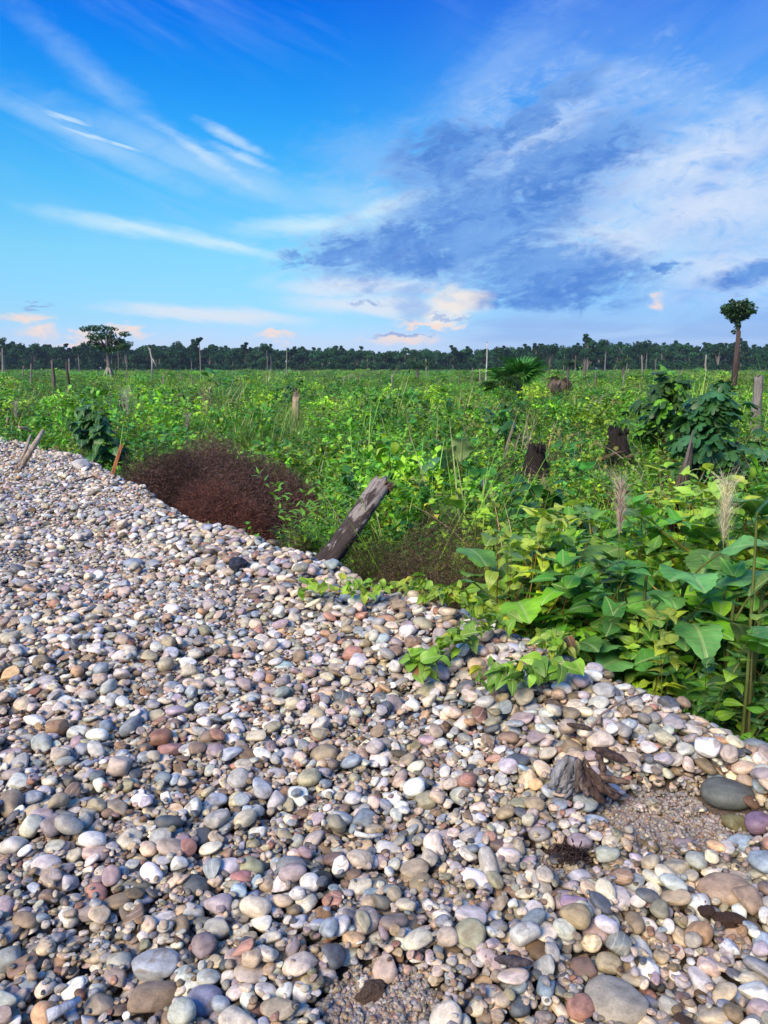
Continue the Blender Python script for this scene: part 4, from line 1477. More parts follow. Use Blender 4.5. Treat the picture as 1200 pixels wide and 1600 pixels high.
def crowd():
    """weeds near enough to be picked out one by one"""
    kinds = []
    for k in range(4):
        kinds.append(('leafy_weed', 'weed', herb(1000 + k, 0.85, 6, 'ovate', 0.135, 0.08, 0.42, (BRIGHT, MID, BRIGHT, LIME)[k], LIME, .2)))
    for k in range(3):
        kinds.append(('small_leaved_bush', 'bush', bush(1010 + k, 0.75, 0.45, 340, 'ovate' if k == 1 else 'small', 0.07, (BRIGHT, MID, LIME)[k], LIME, .25)))
    kinds.append(('fern_like_weed', 'weed', pinnate(1020, 0.75, 12, MID, BRIGHT, .3)))
    kinds.append(('fern_like_weed', 'weed', pinnate(1021, 0.7, 12, BRIGHT, LIME, .3)))
    kinds.append(('grass_tuft', 'grass', grass(1030, .85, 70, BRIGHT, STRAW, .06, 1.15, .07)))
    kinds.append(('grass_tuft', 'grass', grass(1031, .75, 60, MID, STRAW, .1, 1.15, .07)))
    kinds.append(('narrow_leaved_weed', 'weed', herb(1040, 0.9, 6, 'lance', 0.14, 0.055, 0.4, BRIGHT, LIME, .3, pair=False)))
    kinds.append(('heart_leaved_weed', 'weed', herb(1041, 0.75, 5, 'heart', 0.145, 0.09, 0.45, MID, BRIGHT, .3, pair=False)))
    LAB = {'leafy_weed': 'leafy green weed growing in the crowded strip beyond the gravel bank', 'small_leaved_bush': 'low bush of small bright leaves beyond the gravel bank',
           'fern_like_weed': 'fern like weed with paired leaflets beyond the gravel bank', 'grass_tuft': 'tuft of long green grass blades beyond the gravel bank',
           'narrow_leaved_weed': 'weed with narrow pointed leaves beyond the gravel bank', 'heart_leaved_weed': 'weed with heart shaped leaves beyond the gravel bank'}
    GRP = {'leafy_weed': 'leafy weeds beyond the bank', 'small_leaved_bush': 'small leaved bushes beyond the bank', 'fern_like_weed': 'fern like weeds beyond the bank',
           'grass_tuft': 'grass tufts beyond the bank', 'narrow_leaved_weed': 'narrow leaved weeds beyond the bank', 'heart_leaved_weed': 'heart leaved weeds beyond the bank'}
    SHORT = {'leafy_weed': 'leafy weed', 'small_leaved_bush': 'small leaved bush', 'fern_like_weed': 'fern like weed', 'grass_tuft': 'tuft of long grass', 'narrow_leaved_weed': 'narrow leaved weed', 'heart_leaved_weed': 'heart leaved weed'}
    made = {}
    pts = []
    tries = veg_sites(5000, 2.8, 13.0, -0.38)
    for x, y in tries:
        if all((x - a) ** 2 + (y - b) ** 2 > (0.17 + 0.022 * y) ** 2 for a, b in pts):
            pts.append((x, y))
        if len(pts) >= 290:
            break
    for x, y in pts:
        near = y < 4.8
        if near:
            k = random.choices(range(len(kinds)), [5, 9, 5, 2, 3, 7, 2, 9, 4, 3, 5, 3, 8])[0]
        else:
            k = random.choices(range(len(kinds)), [9, 6, 9, 5, 7, 5, 5, 4, 6, 4, 2, 6, 4])[0]
        nm, cat, P = kinds[k]
        if k not in made:
            t = P.thing(nm, LAB[nm], cat, (0, 0, 0), 0, GRP[nm], 'mesh')
            made[k] = t
        else:
            t = copy_tree(made[k])
        t.location = (x, y, float(field_z(x, y)) - .02)
        t.rotation_euler = (random.gauss(0, .06), random.gauss(0, .06), random.uniform(0, 6.283))
        s = random.uniform(.8, 1.2) * (1.0 if y > 5 else 0.92)
        s = float(limit([x], [y], [t.location.z], [s], .95, .25)[0])
        if s < .25:
            s = random.uniform(.25, .3)
        t.scale = (s, s, s)
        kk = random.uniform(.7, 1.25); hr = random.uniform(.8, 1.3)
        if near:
            kk *= .62; hr *= .78  # shade close behind the bank is put into the weeds' colour
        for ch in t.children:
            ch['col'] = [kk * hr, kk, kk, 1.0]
        tone = 'dark ' if kk < .9 else ('bright ' if kk > 1.1 else '')
        tone += 'yellowish ' if hr > 1.15 else ''
        hgt = 'tall ' if s > 1.05 else ('low ' if s < .88 else '')
        t['label'] = hgt + tone + SHORT[nm] + ' ' + beside(t.location)


def fixtures():
    # --- dark broad leaved shrub beside the grey post, and the ones near it
    p = fz(at(1108, 690, 10.2)); clear_at(p, .55)
    canopy(41, 1.95, 0.72, 34, 11, 'lobed', 0.30, DARK, BLUEG, .35, .03, .2).thing('broad_leaved_shrub', 'tall dark green broad leaved shrub in front of the grey dead post', 'shrub', p, 0.3)
    p = fz(at(1042, 650, 13.0)); clear_at(p, .5)
    canopy(42, 2.12, 0.62, 24, 10, 'lobed', 0.30, (.028, .085, .018), BRIGHT, .25, .03, .35).thing('broad_leaved_shrub', 'bright topped broad leaved shrub left of the tall dark shrub', 'shrub', p, 1.3)
    p = fz(at(150, 690, 13.2)); clear_at(p, .5)
    canopy(43, 1.75, 0.48, 26, 11, 'heart', 0.20, DARK, BLUEG, .3, .02, .12).thing('climber_covered_shrub', 'dark green narrow shrub hung with heart leaves at the left edge of the field', 'shrub', p)
    # --- narrow leaved shrub before the brown bush
    p = fz(at(490, 790, 7.4)); clear_at(p, .35)
    herb(44, 1.35, 17, 'lance', 0.20, 0.045, 0.55, (.15, .36, .03), LIME, .45, .2, False, STEMG, .5, .1).thing('narrow_leaved_shrub', 'bright shrub of narrow pointed leaves between the brown bush and the charred log', 'shrub', p)
    # --- drooping pale plant with very large leaves
    p = fz(at(722, 700, 9.4)); clear_at(p, .4)
    P = rosette(45, 8, 0.50, 'big', (.09, .22, .07), .5, 1.0, (.2, .3, .12), .3, .9, None, (.6, 1.6))
    P.thing('drooping_plant', 'plant with very large drooping pale leaves in mid field', 'plant', p)
    # --- broad pale leaves behind the grey thicket
    p = fz(at(742, 800, 5.9)); clear_at(p, .22)
    rosette(46, 6, 0.26, 'big', (.13, .28, .03), .3, 1.1, LIME, .3, -.1, -1.6, (.5, 1.4)).thing('broad_leaved_weed', 'broad pale green leaf plant behind the grey brown thicket', 'plant', p)
    p = fz(at(772, 850, 5.4)); clear_at(p, .2)
    rosette(47, 6, 0.26, 'big', (.15, .28, .025), .3, 0.95, LIME, .3, -.05, -1.6, (.4, 1.2)).thing('broad_leaved_weed', 'broad yellow green leaf plant right of the grey brown thicket', 'plant', p)
    # --- big serrated leaves on the right
    for i, (px, py, D, lab, h, L, n) in enumerate((
            (1010, 860, 4.05, 'plant with big toothed pale leaves, the leftmost of the big leaved group on the right', 1.12, .27, 8),
            (1068, 870, 3.95, 'plant with big toothed leaves below the pale feathery plume on the right', 1.08, .27, 8),
            (1150, 870, 3.7, 'plant with long folded blue green leaves near the right edge', 1.05, .36, 6),
            (1195, 860, 3.3, 'big leaved plant cut by the right edge of the picture', 1.2, .28, 6),
            (905, 930, 4.6, 'low broad leaved plant beside the dark hollow in the weeds', 0.8, .2, 8))):
        p = fz(at(px, py, D)); clear_at(p, .12)
        rosette(50 + i, n, L, 'long' if i == 2 else 'big', ((.06, .22, .08) if i == 2 else (.12, .34, .085)), .3, h, BRIGHT, .3, -.1, -1.2 if i != 2 else 0.3, (.5, 1.4)).thing('big_leaved_plant', lab, 'plant', p)
    # --- yellowing tall stems
    for i, (px, py, D, h, lab, cc, p2, stc, n) in enumerate((
            (1030, 700, 4.9, 1.55, 'tall red stemmed plant with bright yellow and lime leaves right of the dark stump', LIME, .4, STEMR, 6),
            (892, 720, 5.0, 1.5, 'tall thin herb with a few yellow leaves in front of the dark hollow', (.13, .25, .02), .25, STEMG, 4),
            (1060, 790, 4.6, 1.15, 'yellowing herb behind the pink brown plume', LIME, .5, STEMR, 7),
            (960, 800, 5.0, 1.1, 'yellowing herb left of the red stemmed plant', (.15, .24, .02), .35, STEMR, 7),
            (815, 830, 5.3, .95, 'herb with hanging yellow leaves right of the thicket', (.14, .23, .02), .4, STEMG, 5),
            (1120, 800, 4.5, 1.05, 'yellow leaved herb behind the pale cream plume', LIME, .5, STEMG, 7))):
        p = fz(at(px, py, D)); clear_at(p, .1)
        herb(60 + i, h, n, 'curl', .13, .08, .2, cc, YELLOW, p2, .3, False, stc, -.1, .3, .005).thing('yellowing_herb', lab, 'plant', p)
    # --- dark lance herb at the foot of the thicket, heart leaves near the bank
    p = fz(at(795, 900, 4.75)); clear_at(p, .14)
    herb(70, .85, 5, 'ovate', .15, .075, .5, BRIGHT, MID, .5, .35, True).thing('broad_leaved_weed', 'glossy green weed at the right foot of the grey brown thicket', 'plant', p)
    p = fz(at(1128, 1030, 3.1)); clear_at(p, .12)
    herb(71, 1.0, 2, 'heart', .135, .07, .3, (.045, .14, .022), BRIGHT, .4, .55, True).thing('heart_leaved_plant', 'plant with a cross of dark heart leaves close to the right crest', 'plant', p)
    p = fz(at(1145, 930, 3.25)); clear_at(p, .12)
    herb(72, 1.2, 3, 'heart', .12, .075, .35, (.17, .28, .03), LIME, .5, .45, False).thing('heart_leaved_plant', 'plant with backlit yellow green round leaves near the right edge', 'plant', p)
    p = fz(at(1010, 1000, 3.6)); clear_at(p, .1)
    herb(73, .75, 5, 'heart', .1, .07, .5, DARK, MID, .4, .3, False).thing('heart_leaved_plant', 'low dark heart leaved plant in the shade behind the crest', 'plant', p)
    # --- the thick stand of broad leaves at the right front
    kinds = [('heart_leaved_plant', 'dark heart leaved plant', herb(170, .8, 4, 'heart', .185, .085, .5, (.035, .14, .025), MID, .3, .4, False)),
             ('broad_leaved_plant', 'broad toothed leaved plant', rosette(171, 9, .25, 'big', (.06, .20, .04), .3, .6, BRIGHT, .3, -.1)),
             ('glossy_leaved_plant', 'glossy oval leaved plant', herb(172, .85, 5, 'ovate', .195, .08, .5, MID, BRIGHT, .35, .3, True)),
             ('yellowing_herb', 'yellowing red stemmed herb', herb(173, 1.15, 5, 'curl', .13, .08, .25, (.13, .30, .02), YELLOW, .07, .3, False, STEMR, -.1)),
             ('pale_leaved_plant', 'pale curled leaved plant', herb(174, .95, 4, 'curl', .165, .075, .4, (.16, .32, .04), LIME, .4, .2, False))]
    made = {}
    for i in range(84):
        for _ in range(60):
            D = random.uniform(2.9, 6.2); px = random.uniform(760, 1230)
            g = fz(at(px, 900, D))
            if float(sdist(np.array([g.x]), np.array([g.y]))[0]) < -.42 and is_clear(np.array([g.x]), np.array([g.y]))[0]:
                break
        else:
            continue
        clear_at(g, .10)
        k = random.choices(range(5), [5, 5, 6, 0, 3] if D < 4.4 else [3, 5, 6, 3, 5])[0]
        nm, lb, P = kinds[k]
        if k not in made:
            t = P.thing(nm, lb, 'plant', g, 0, 'broad leaved plants at the right front', 'mesh'); made[k] = t
            for ch in t.children:
                if ch.name.startswith('foliage'):
                    ch.data.materials[0] = M_BIG
        else:
            t = copy_tree(made[k]); t.location = g
        kk = random.uniform(1.05, 1.75) if D > 3.8 else random.uniform(.6, 1.1); sc_ = random.uniform(.8, 1.12) * (1.05 if D < 4.3 else 1.38)  # nearest plants tinted darker: shade at the foot of the stand painted in
        t.rotation_euler = (random.gauss(0, .08), random.gauss(0, .08), random.uniform(0, 6.28)); t.scale = (sc_,) * 3
        for ch in t.children:
            ch['col'] = [kk * random.uniform(1.0, 1.75), kk * 1.05, kk * .8, 1]
        late.append((t, ('low ' if sc_ < .95 else 'tall ' if sc_ > 1.15 else '') + ('dark ' if kk < 1.0 else 'bright ' if kk > 1.4 else '') + lb))
    # --- plumes
    for i, (px, pt, pb, D, cc, lab, fl) in enumerate((
            (975, 758, 835, 4.3, (.45, .33, .28), 'pink brown feathery grass plume on the right', 260),
            (1140, 757, 850, 4.1, (.60, .54, .36), 'pale cream feathery grass plume on the far right', 330),
            (462, 612, 640, 22, (.42, .33, .25), 'small beige plume behind the brown bush', 120),
            (203, 612, 650, 18, (.46, .42, .38), 'pale plume right of the left dark shrub', 150),
            (285, 648, 672, 15, (.40, .33, .30), 'tan plume above the brown bush', 120),
            (324, 612, 650, 19, (.36, .24, .2), 'red brown plume above the brown bush', 130),
            (22, 628, 655, 15, (.42, .36, .3), 'tan plume near the left edge', 120),
            (918, 628, 650, 22, (.5, .47, .38), 'white plume in mid field right of centre', 130),
            (930, 626, 650, 23, (.5, .47, .4), 'second white plume in mid field, right of its twin', 130))):
        b = at(px, pb, D); t = at(px, pt, D)
        g = fz(b); h = t.z - g.z
        P, m = plume(80 + i, h, (t.z - b.z) * 1.05, fl, cc, OLIVE, (random.uniform(-.03, .06), 0))
        # keep the head over its pixel column
        o = P.thing('plume_grass', lab, 'grass', g, 0, 'grasses with feathery plumes', 'mesh')
        k = obj('plume', m.mesh('plume', M_DRY, False), o); k['kind'] = 'stuff'
        if D > 12:
            k.scale = (1.6, 1.6, 1); o.location.x -= 0.0
    # --- stalk at right edge with a rolled leaf
    p = fz(at(1182, 880, 3.25)); clear_at(p, .08)
    P = Plant(90)
    top = at(1183, 800, 3.2) - p
    P.stem.tube([Vector((0.02, 0, 0)), top * .5 + Vector((.02, 0, 0)), top], [.009, .008, .005], 6, (.12, .15, .04), False)
    P.stem.tube([Vector((0.06, 0, 0.2)), top * .6 + Vector((.03, 0, 0))], [.009, .004], 5, (.13, .13, .05), False)
    P.leaf('long', top - Vector((0, 0, .03)), (.12, -.2, 1), .16, (.03, .11, .05), .8)
    P.leaf('long', top * .75, (.5, -.2, .8), .28, (.12, .2, .04), .2)
    P.leaf('long', top * .6, (-.35, -.3, .8), .3, (.2, .24, .07), .3)
    P.thing('sheathed_stalk', 'thick pale stalk with a rolled leaf at the right edge', 'plant', p)
    # --- big light grass stand in mid field, at left centre
    for i in range(90):
        D = random.uniform(15, 27); px = random.gauss(390, 62)
        g = fz(at(px, 640, D))
        if i == 0:
            gt = grass(95, 1.35, 70, (.12, .25, .03), (.2, .26, .08), .3, .9, .18).thing('tall_grass', 'tall pale green grass clump in the light patch of mid field', 'grass', g, 0, 'tall grass clumps in mid field', 'mesh')
            t = gt
        else:
            t = copy_tree(gt); t.location = g
        t.rotation_euler = (0, 0, random.uniform(0, 6.28)); s = random.uniform(.75, 1.15); t.scale = (s, s, s)
    # --- mid field bushes that stand out
    spots = [(268, 640, 17), (235, 625, 22), (345, 655, 16), (532, 690, 10.5), (585, 640, 17), (632, 640, 20), (500, 640, 18), (600, 700, 10.8), (640, 610, 30), (560, 720, 9), (75, 650, 15), (30, 660, 14.5),
             (120, 630, 19), (690, 640, 18), (790, 650, 16), (860, 645, 17), (905, 700, 11), (960, 650, 17), (780, 720, 9.5), (850, 760, 7.6), (1000, 640, 18), (1020, 690, 11), (215, 600, 32), (285, 600, 32), (455, 605, 34), (700, 600, 36),
             (1190, 720, 9), (1160, 760, 7), (1100, 760, 7.4), (930, 760, 7.2), (1185, 660, 15), (650, 770, 7.4), (610, 735, 8.2)]
    for _ in range(34):
        D = random.uniform(15, 48); spots.append((random.uniform(0, 1200), 620, D))
    made = []; bushes = []
    for i, (px, py, D) in enumerate(spots):
        p = fz(at(px, py, D))
        j = i % 5
        if i < 5:
            P = [herb(110, 1.15, 9, 'ovate', .14, .075, .5, BRIGHT, LIME, .3), bush(111, 1.15, .7, 620, 'small', .075, MID, BRIGHT, .3),
                 canopy(112, 1.3, .5, 14, 8, 'ovate', .16, BRIGHT, LIME, .4, .015), bush(113, 1.2, .75, 620, 'small', .07, BRIGHT, LIME, .4), canopy(114, 1.2, .5, 14, 8, 'heart', .16, DARK, MID, .4, .015)][j]
            t = P.thing('field_bush', 'leafy green bush standing above the weeds in the open field', 'bush', p, 0, 'bushes standing above the weeds', 'mesh')
            made.append(t)
        else:
            t = copy_tree(made[j]); t.location = p
        s = random.uniform(.8, 1.2) * (1.3 if D > 28 else 1)
        s = float(limit([p.x], [p.y], [p.z], [s], 1.2, .5)[0])
        s = max(s, .35)
        t.scale = (s, s, s); t.rotation_euler = (0, 0, random.uniform(0, 6.28))
        k = random.uniform(.8, 1.2)
        for ch in t.children:
            ch['col'] = [k * random.uniform(.9, 1.2), k, k, 1]
        t['look'] = ('dark ' if k < .9 else 'bright ' if k > 1.1 else 'green ') + ('leafy', 'small leaved', 'large leaved', 'small leaved', 'heart leaved')[j]
        bushes.append((px, t))
    far = [b for b in bushes if b[1].location.y > 25]; mid = [b for b in bushes if 13 < b[1].location.y <= 25]; nr = [b for b in bushes if b[1].location.y <= 13]
    M_ = [(0, 'left edge of the field'), (150, 'dark shrub at the left edge'), (463, 'straw coloured stub'), (722, 'drooping pale plant'), (839, 'small leaning stump'), (968, 'large charred stump'), (1108, 'tall dark broad leaved shrub')]
    ordinal_labels(far, M_, 'far field bush'); ordinal_labels(mid, M_, 'mid field bush'); ordinal_labels(nr, M_, 'near field bush')


late = []


def dry_things():
    twig_dome('brown_bush', 'large dead purple brown bush of fine twigs beyond the crest at left', 'bush', BUSH_P, 1.60, .9, 1.40, 84000, (.125, .074, .064), (.20, .115, .095), None, 110, .085, .0027)
    p = fz(at(345, 800, 8.7))
    twig_dome('brown_bush', 'smaller rust brown front lobe of dead twigs against the crest', 'bush', p,   .66, .42, 1.0, 22000, (.115, .052, .042), (.2, .085, .06), None, 40, .11, .0021)
    p = fz(at(245, 770, 9.9))
    twig_dome('brown_bush', 'low dark dead twig clump at the left end of the brown bush', 'bush', p, .75, .45, 1.35, 16000, (.045, .028, .028), (.08, .05, .03), None, 30, .11, .0017)
    p = fz(at(685, 850, 6.0))
    twig_dome('dry_thicket', 'grey brown thicket of thin dry stalks right of the charred log', 'bush', p, .80, .42, 1.28, 30000, (.105, .075, .052), (.15, .135, .06), None, 60, .10, .0014)
    p = fz(at(585, 850, 6.3))
    twig_dome('dry_thicket', 'low olive brown thicket under the charred log', 'bush', p, .45, .32, .92, 11000, (.06, .05, .03), (.07, .10, .03), None, 40, .10, .0014)
    p = fz(at(745, 900, 5.2))
    twig_dome('dry_thicket', 'dark tangle of dead stalks behind the vine covered crest', 'bush', p, .5, .28, .85, 11000, (.045, .035, .025), (.07, .08, .03), None, 40, .10, .0013)
    p = fz(at(460, 820, 7.2))
    twig_dome('dry_thicket', 'dark brown thin stalks at the foot of the narrow leaved shrub', 'bush', p, .4, .28, .8, 8000, (.05, .035, .028), (.05, .07, .025), None, 30, .10, .0014)


def wood_mat_col(o, c):
    o['col'] = [*c, 1.0]


def log_between(name, a, b, r0, r1, mat, n=14, seg=14, rough=.05, jag=0.05, c=(1, 1, 1), bend=0.02):
    """trunk mesh built along its local Z, returns (mesh, matrix)"""
    a, b = Vector(a), Vector(b); L = (b - a).length
    m = MB(); V = []; F = []
    ph = [random.uniform(0, 6.28) for _ in range(6)]
    for i in range(seg + 1):
        t = i / seg
        for k in range(n):
            th = 2 * math.pi * k / n
            r = (r0 + (r1 - r0) * t) * (1 + rough * (math.sin(3 * th + ph[0] + t * 2) + .6 * math.sin(5 * th + ph[1] - t * 5) + .5 * math.sin(9 * t + ph[2] + th)) + random.uniform(-rough, rough) * .4)
            z = L * t + (random.uniform(-1, 1) * jag if i == seg else 0)
            V.append((math.cos(th) * r + bend * math.sin(t * 3 + ph[3]), math.sin(th) * r + bend * math.sin(t * 4 + ph[4]), z))
    for i in range(seg):
        for k in range(n):
            F.append((i * n + k, i * n + (k + 1) % n, (i + 1) * n + (k + 1) % n, (i + 1) * n + k))
    k0 = len(V); V.append((0, 0, L - jag * 1.5)); V.append((0, 0, 0))
    C = [c] * len(F)
    for k in range(n):
        F.append((seg * n + k, seg * n + (k + 1) % n, k0)); C.append(tuple(x * .5 for x in c))
        F.append(((k + 1) % n, k, k0 + 1)); C.append(c)
    m.add(V, F, C)
    q = (b - a).to_track_quat('Z', 'Y').to_matrix().to_4x4(); q.translation = a
    return m.mesh(name, mat), q, L


def dead_wood():
    # leaning charred log
    a = at(498, 890, 6.15); b = at(603, 757, 6.75)
    me, M, L = log_between('trunk', a - (b - a) * .35, b, .100, .088, M_LOG, 26, 40, .10, .045)
    root = empty('charred_log', M.translation); root.rotation_euler = M.to_euler()
    tag(root, 'leaning charred log with flaking pale bark behind the gravel crest', 'log')
    obj('trunk', me, root, (1, 1, 1, 1))
    for k in range(26):
        sp = MB()
        th = random.uniform(0, 6.28); r = random.uniform(.05, .10)
        o = Vector((math.cos(th) * r, math.sin(th) * r, L - .05))
        sp.tube([o, o + Vector((math.cos(th) * .01, math.sin(th) * .01, random.uniform(.04, .12)))], [random.uniform(.006, .014), .001], 4, vary(random, (.16, .085, .06)), True)
        obj('splinter', sp.mesh('splinter', M_WOOD), root)
    # stumps
    for (px, pt, D, w, h, lean, lab, cc) in ((968, 672, 14.5, .44, .92, (.02, 0), 'large charred stump with flaring roots right of centre', (.014, .010, .009)),
                                           (839, 698, 12.5, .36, .6, (.10, 0), 'small leaning charred stump left of the large one', (.018, .013, .011))):
        t = at(px, pt, D); g = fz(t); t.z = max(t.z, g.z + h)
        root = empty('tree_stump', g); tag(root, lab, 'stump'); clear_at(g, .35)
        me, M, L = log_between('trunk', g - Vector((lean[0] * h, 0, .05)), t, w * .80, w * .38, M_WOOD, 18, 10, .14, .12)
        o = obj('trunk', me, root, (*cc, 1)); o.matrix_basis = Matrix.Translation(-g) @ M
        for k in range(6):
            az = k * 1.05 + random.uniform(-.3, .3)
            d = Vector((math.cos(az), math.sin(az), 0))
            rt = MB(); rt.tube([d * w * .25 + Vector((0, 0, .38)), d * w * .6 + Vector((0, 0, .12)), d * w * 1.1 - Vector((0, 0, .05))], [w * .17, w * .13, w * .05], 7, (1, 1, 1), True, .15)
            obj('root', rt.mesh('root', M_WOOD), root, (*cc, 1))
        for k in range(12):
            sp = MB()
            th = random.uniform(0, 6.28); r = w * .38
            o0 = Vector((t.x - g.x + math.cos(th) * r, t.y - g.y + math.sin(th) * r, t.z - g.z - .08))
            sp.tube([o0, o0 + Vector((0, 0, random.uniform(.08, .2)))], [.02, .004], 4, (1, 1, 1), True)
            obj('splinter', sp.mesh('splinter', M_WOOD), root, (*cc, 1))
    # fallen sticks beside the large stump
    for (x0, y0, x1, y1, D, lab) in ((940, 718, 978, 705, 13.6, 'short brown dead branch at the left foot of the large stump'), (975, 716, 1020, 708, 13.8, 'dead branch lying right of the large stump')):
        a, b = at(x0, y0, D), at(x1, y1, D + .2)
        m = MB(); m.tube([a, a.lerp(b, .5) + Vector((0, 0, .03)), b], [.035, .03, .015], 7, (1, 1, 1), True, .15)
        tag(obj('dead_branch', m.mesh('dead_branch', M_WOOD), None, (.11, .075, .05, 1)), lab, 'branch')
    # splintered upright pieces
    root = empty('splintered_stump', fz(at(1070, 720, 8.6))); tag(root, 'splintered grey stump with a pointed sliver right of the red stemmed plant', 'stump')
    for k, (x0, y0, x1, y1, r) in enumerate(((1060, 775, 1083, 672, .026), (1070, 765, 1082, 692, .036), (1056, 765, 1076, 704, .03))):
        a, b = at(x0, y0, 8.6), at(x1, y1, 8.75)
        m = MB(); m.tube([a - root.location, a.lerp(b, .6) - root.location, b - root.location], [r, r * .8, .008], 7, (1, 1, 1), True, .2)
        obj('splinter', m.mesh('splinter', M_WOOD), root, ((.12, .10, .09, 1), (.05, .04, .035, 1), (.09, .06, .045, 1))[k])
    # grey post at right
    b, t = at(1176, 700, 17.5), at(1186, 588, 17.5)
    b.z = fz(b).z
    me, M, L = log_between('dead_tree_stub', b, t, .125, .10, M_WOOD, 14, 16, .08, .05)
    o = obj('dead_tree_stub', me, None, (.20, .18, .165, 1)); o.matrix_basis = M
    tag(o, 'thick pale grey dead trunk stub at the right edge of the field', 'dead trunk')
    # charred uprights behind the yellow herbs
    for (x, pt, D, w, lab) in ((1046, 800, 5.6, .05, 'dark charred stub behind the yellow leaves on the right'), (1056, 785, 5.7, .03, 'thin charred stick behind the yellow leaves on the right')):
        t = at(x, pt, D); b = fz(t)
        me, M, L = log_between('charred_stub', b, t, w * .6, w * .45, M_WOOD, 9, 6, .12, .05)
        o = obj('charred_stub', me, None, (.02, .013, .011, 1)); o.matrix_basis = M
        tag(o, lab, 'stub')
    # dead poles over the clearing
    poles = [(4, 546, 120, 4, 0), (48, 569, 62, 5, 0), (81, 562, 50, 9, -3), (105, 566, 48, 7, -4), (36, 572, 90, 4, 0), (181, 554, 80, 3, 0), (108, 560, 110, 4, 0), (198, 575, 70, 3, 1), (448, 543, 200, 2.2, 0),
             (666, 561, 100, 4, 0), (761, 535, 90, 3.6, 2), (750, 577, 60, 4, 0), (738, 575, 66, 3, 1), (613, 585, 48, 5, 0), (899, 556, 70, 4, 1), (915, 562, 75, 3.4, 0), (930, 581, 66, 4, 0), (858, 566, 80, 3, 0),
             (1003, 556, 90, 4.6, 0), (1103, 554, 70, 4.6, 0), (1024, 562, 110, 2.6, 0), (320, 581, 66, 3, 0), (594, 582, 70, 3, 0), (560, 585, 60, 3.6, 1), (718, 583, 55, 4, 0), (682, 585, 60, 3, 0), (975, 585, 58, 3, 0),
             (255, 583, 60, 3, 0), (300, 585, 58, 3.4, 1), (375, 588, 50, 3.4, 0), (1060, 585, 64, 3, 0), (537, 588, 50, 3, 0)]
    named = {2: 'pale broken trunk, thickest of the poles at the far left', 3: 'dark leaning dead trunk near the far left pale trunk', 10: 'tall thin white dead pole left of the fan palm',
             8: 'very thin tall dead pole against the sky left of centre', 18: 'grey dead pole in front of the tree line right of centre', 19: 'grey dead pole left of the tall lollipop tree', 0: 'pale dead pole at the far left edge of the picture',
             9: 'pale dead pole at the tree line just right of centre', 14: 'leftmost of two pale poles right of the dead palm', 13: 'short pale broken stub in the middle of the field', 5: 'thin pole beside the spreading tree on the left'}
    pl = []
    for i, (px, pt, D, w, ln) in enumerate(poles):
        t = at(px, pt, D); b = fz(at(px - ln, 600, D))
        r = w * D / FPX * .5 * .6
        me, M, L = log_between('dead_tree', b, t, r * 1.25, r * .7, M_WOOD, 8, 8, .10, r * 1.2, bend=r * .4)
        c = random.choice([(.22, .195, .18), (.15, .13, .115), (.26, .23, .20), (.10, .08, .07)])
        if i == 3: c = (.05, .04, .035)
        if i == 10: c = (.42, .40, .38)
        o = obj('dead_tree', me, None, (*c, 1)); o.matrix_basis = M
        tag(o, named.get(i, 'thin grey dead trunk left standing in the cleared field'), 'dead trunk', 'dead trunks left standing in the field')
        if i not in named:
            o['look'] = 'thin bare' if w < 3.5 else 'bare grey'; pl.append((px, o))
    ordinal_labels(pl, [(0, 'left edge of the picture'), (81, 'pale broken trunk'), (168, 'spreading tree'), (314, 'slim tufted tree'), (448, 'very thin tall pole'), (613, 'short pale broken stub'), (666, 'pale pole just right of centre'),
                        (761, 'tall thin white pole'), (872, 'dead palm'), (899, 'leftmost of two pale poles'), (1003, 'grey pole before the tree line'), (1103, 'grey pole left of the lollipop tree')], 'dead trunk')
    # broken beige stub in mid field
    t = at(463, 618, 24); b = fz(t)
    me, M, L = log_between('dead_tree', b, t, .16, .11, M_WOOD, 10, 8, .15, .12)
    o = obj('dead_tree', me, None, (.32, .25, .16, 1)); o.matrix_basis = M
    tag(o, 'broken straw coloured stub in mid field above the brown bush', 'dead trunk', 'dead trunks left standing in the field')
    # forked dead tree on the left
    D = 105
    root = empty('forked_dead_tree', fz(at(238, 590, D))); tag(root, 'forked bare dead tree right of the spreading tree', 'dead tree')
    for nm, pts, r in (('trunk', [(238, 600), (238, 565), (234, 544)], .16), ('branch', [(238, 560), (242, 568), (246, 576)], .09), ('branch', [(236, 550), (233, 546), (231, 542)], .07)):
        m = MB(); m.tube([at(a, b, D) - root.location for a, b in pts], [r, r * .8, r * .4], 6, (1, 1, 1), True)
        obj(nm, m.mesh(nm, M_WOOD), root, (.3, .28, .27, 1))


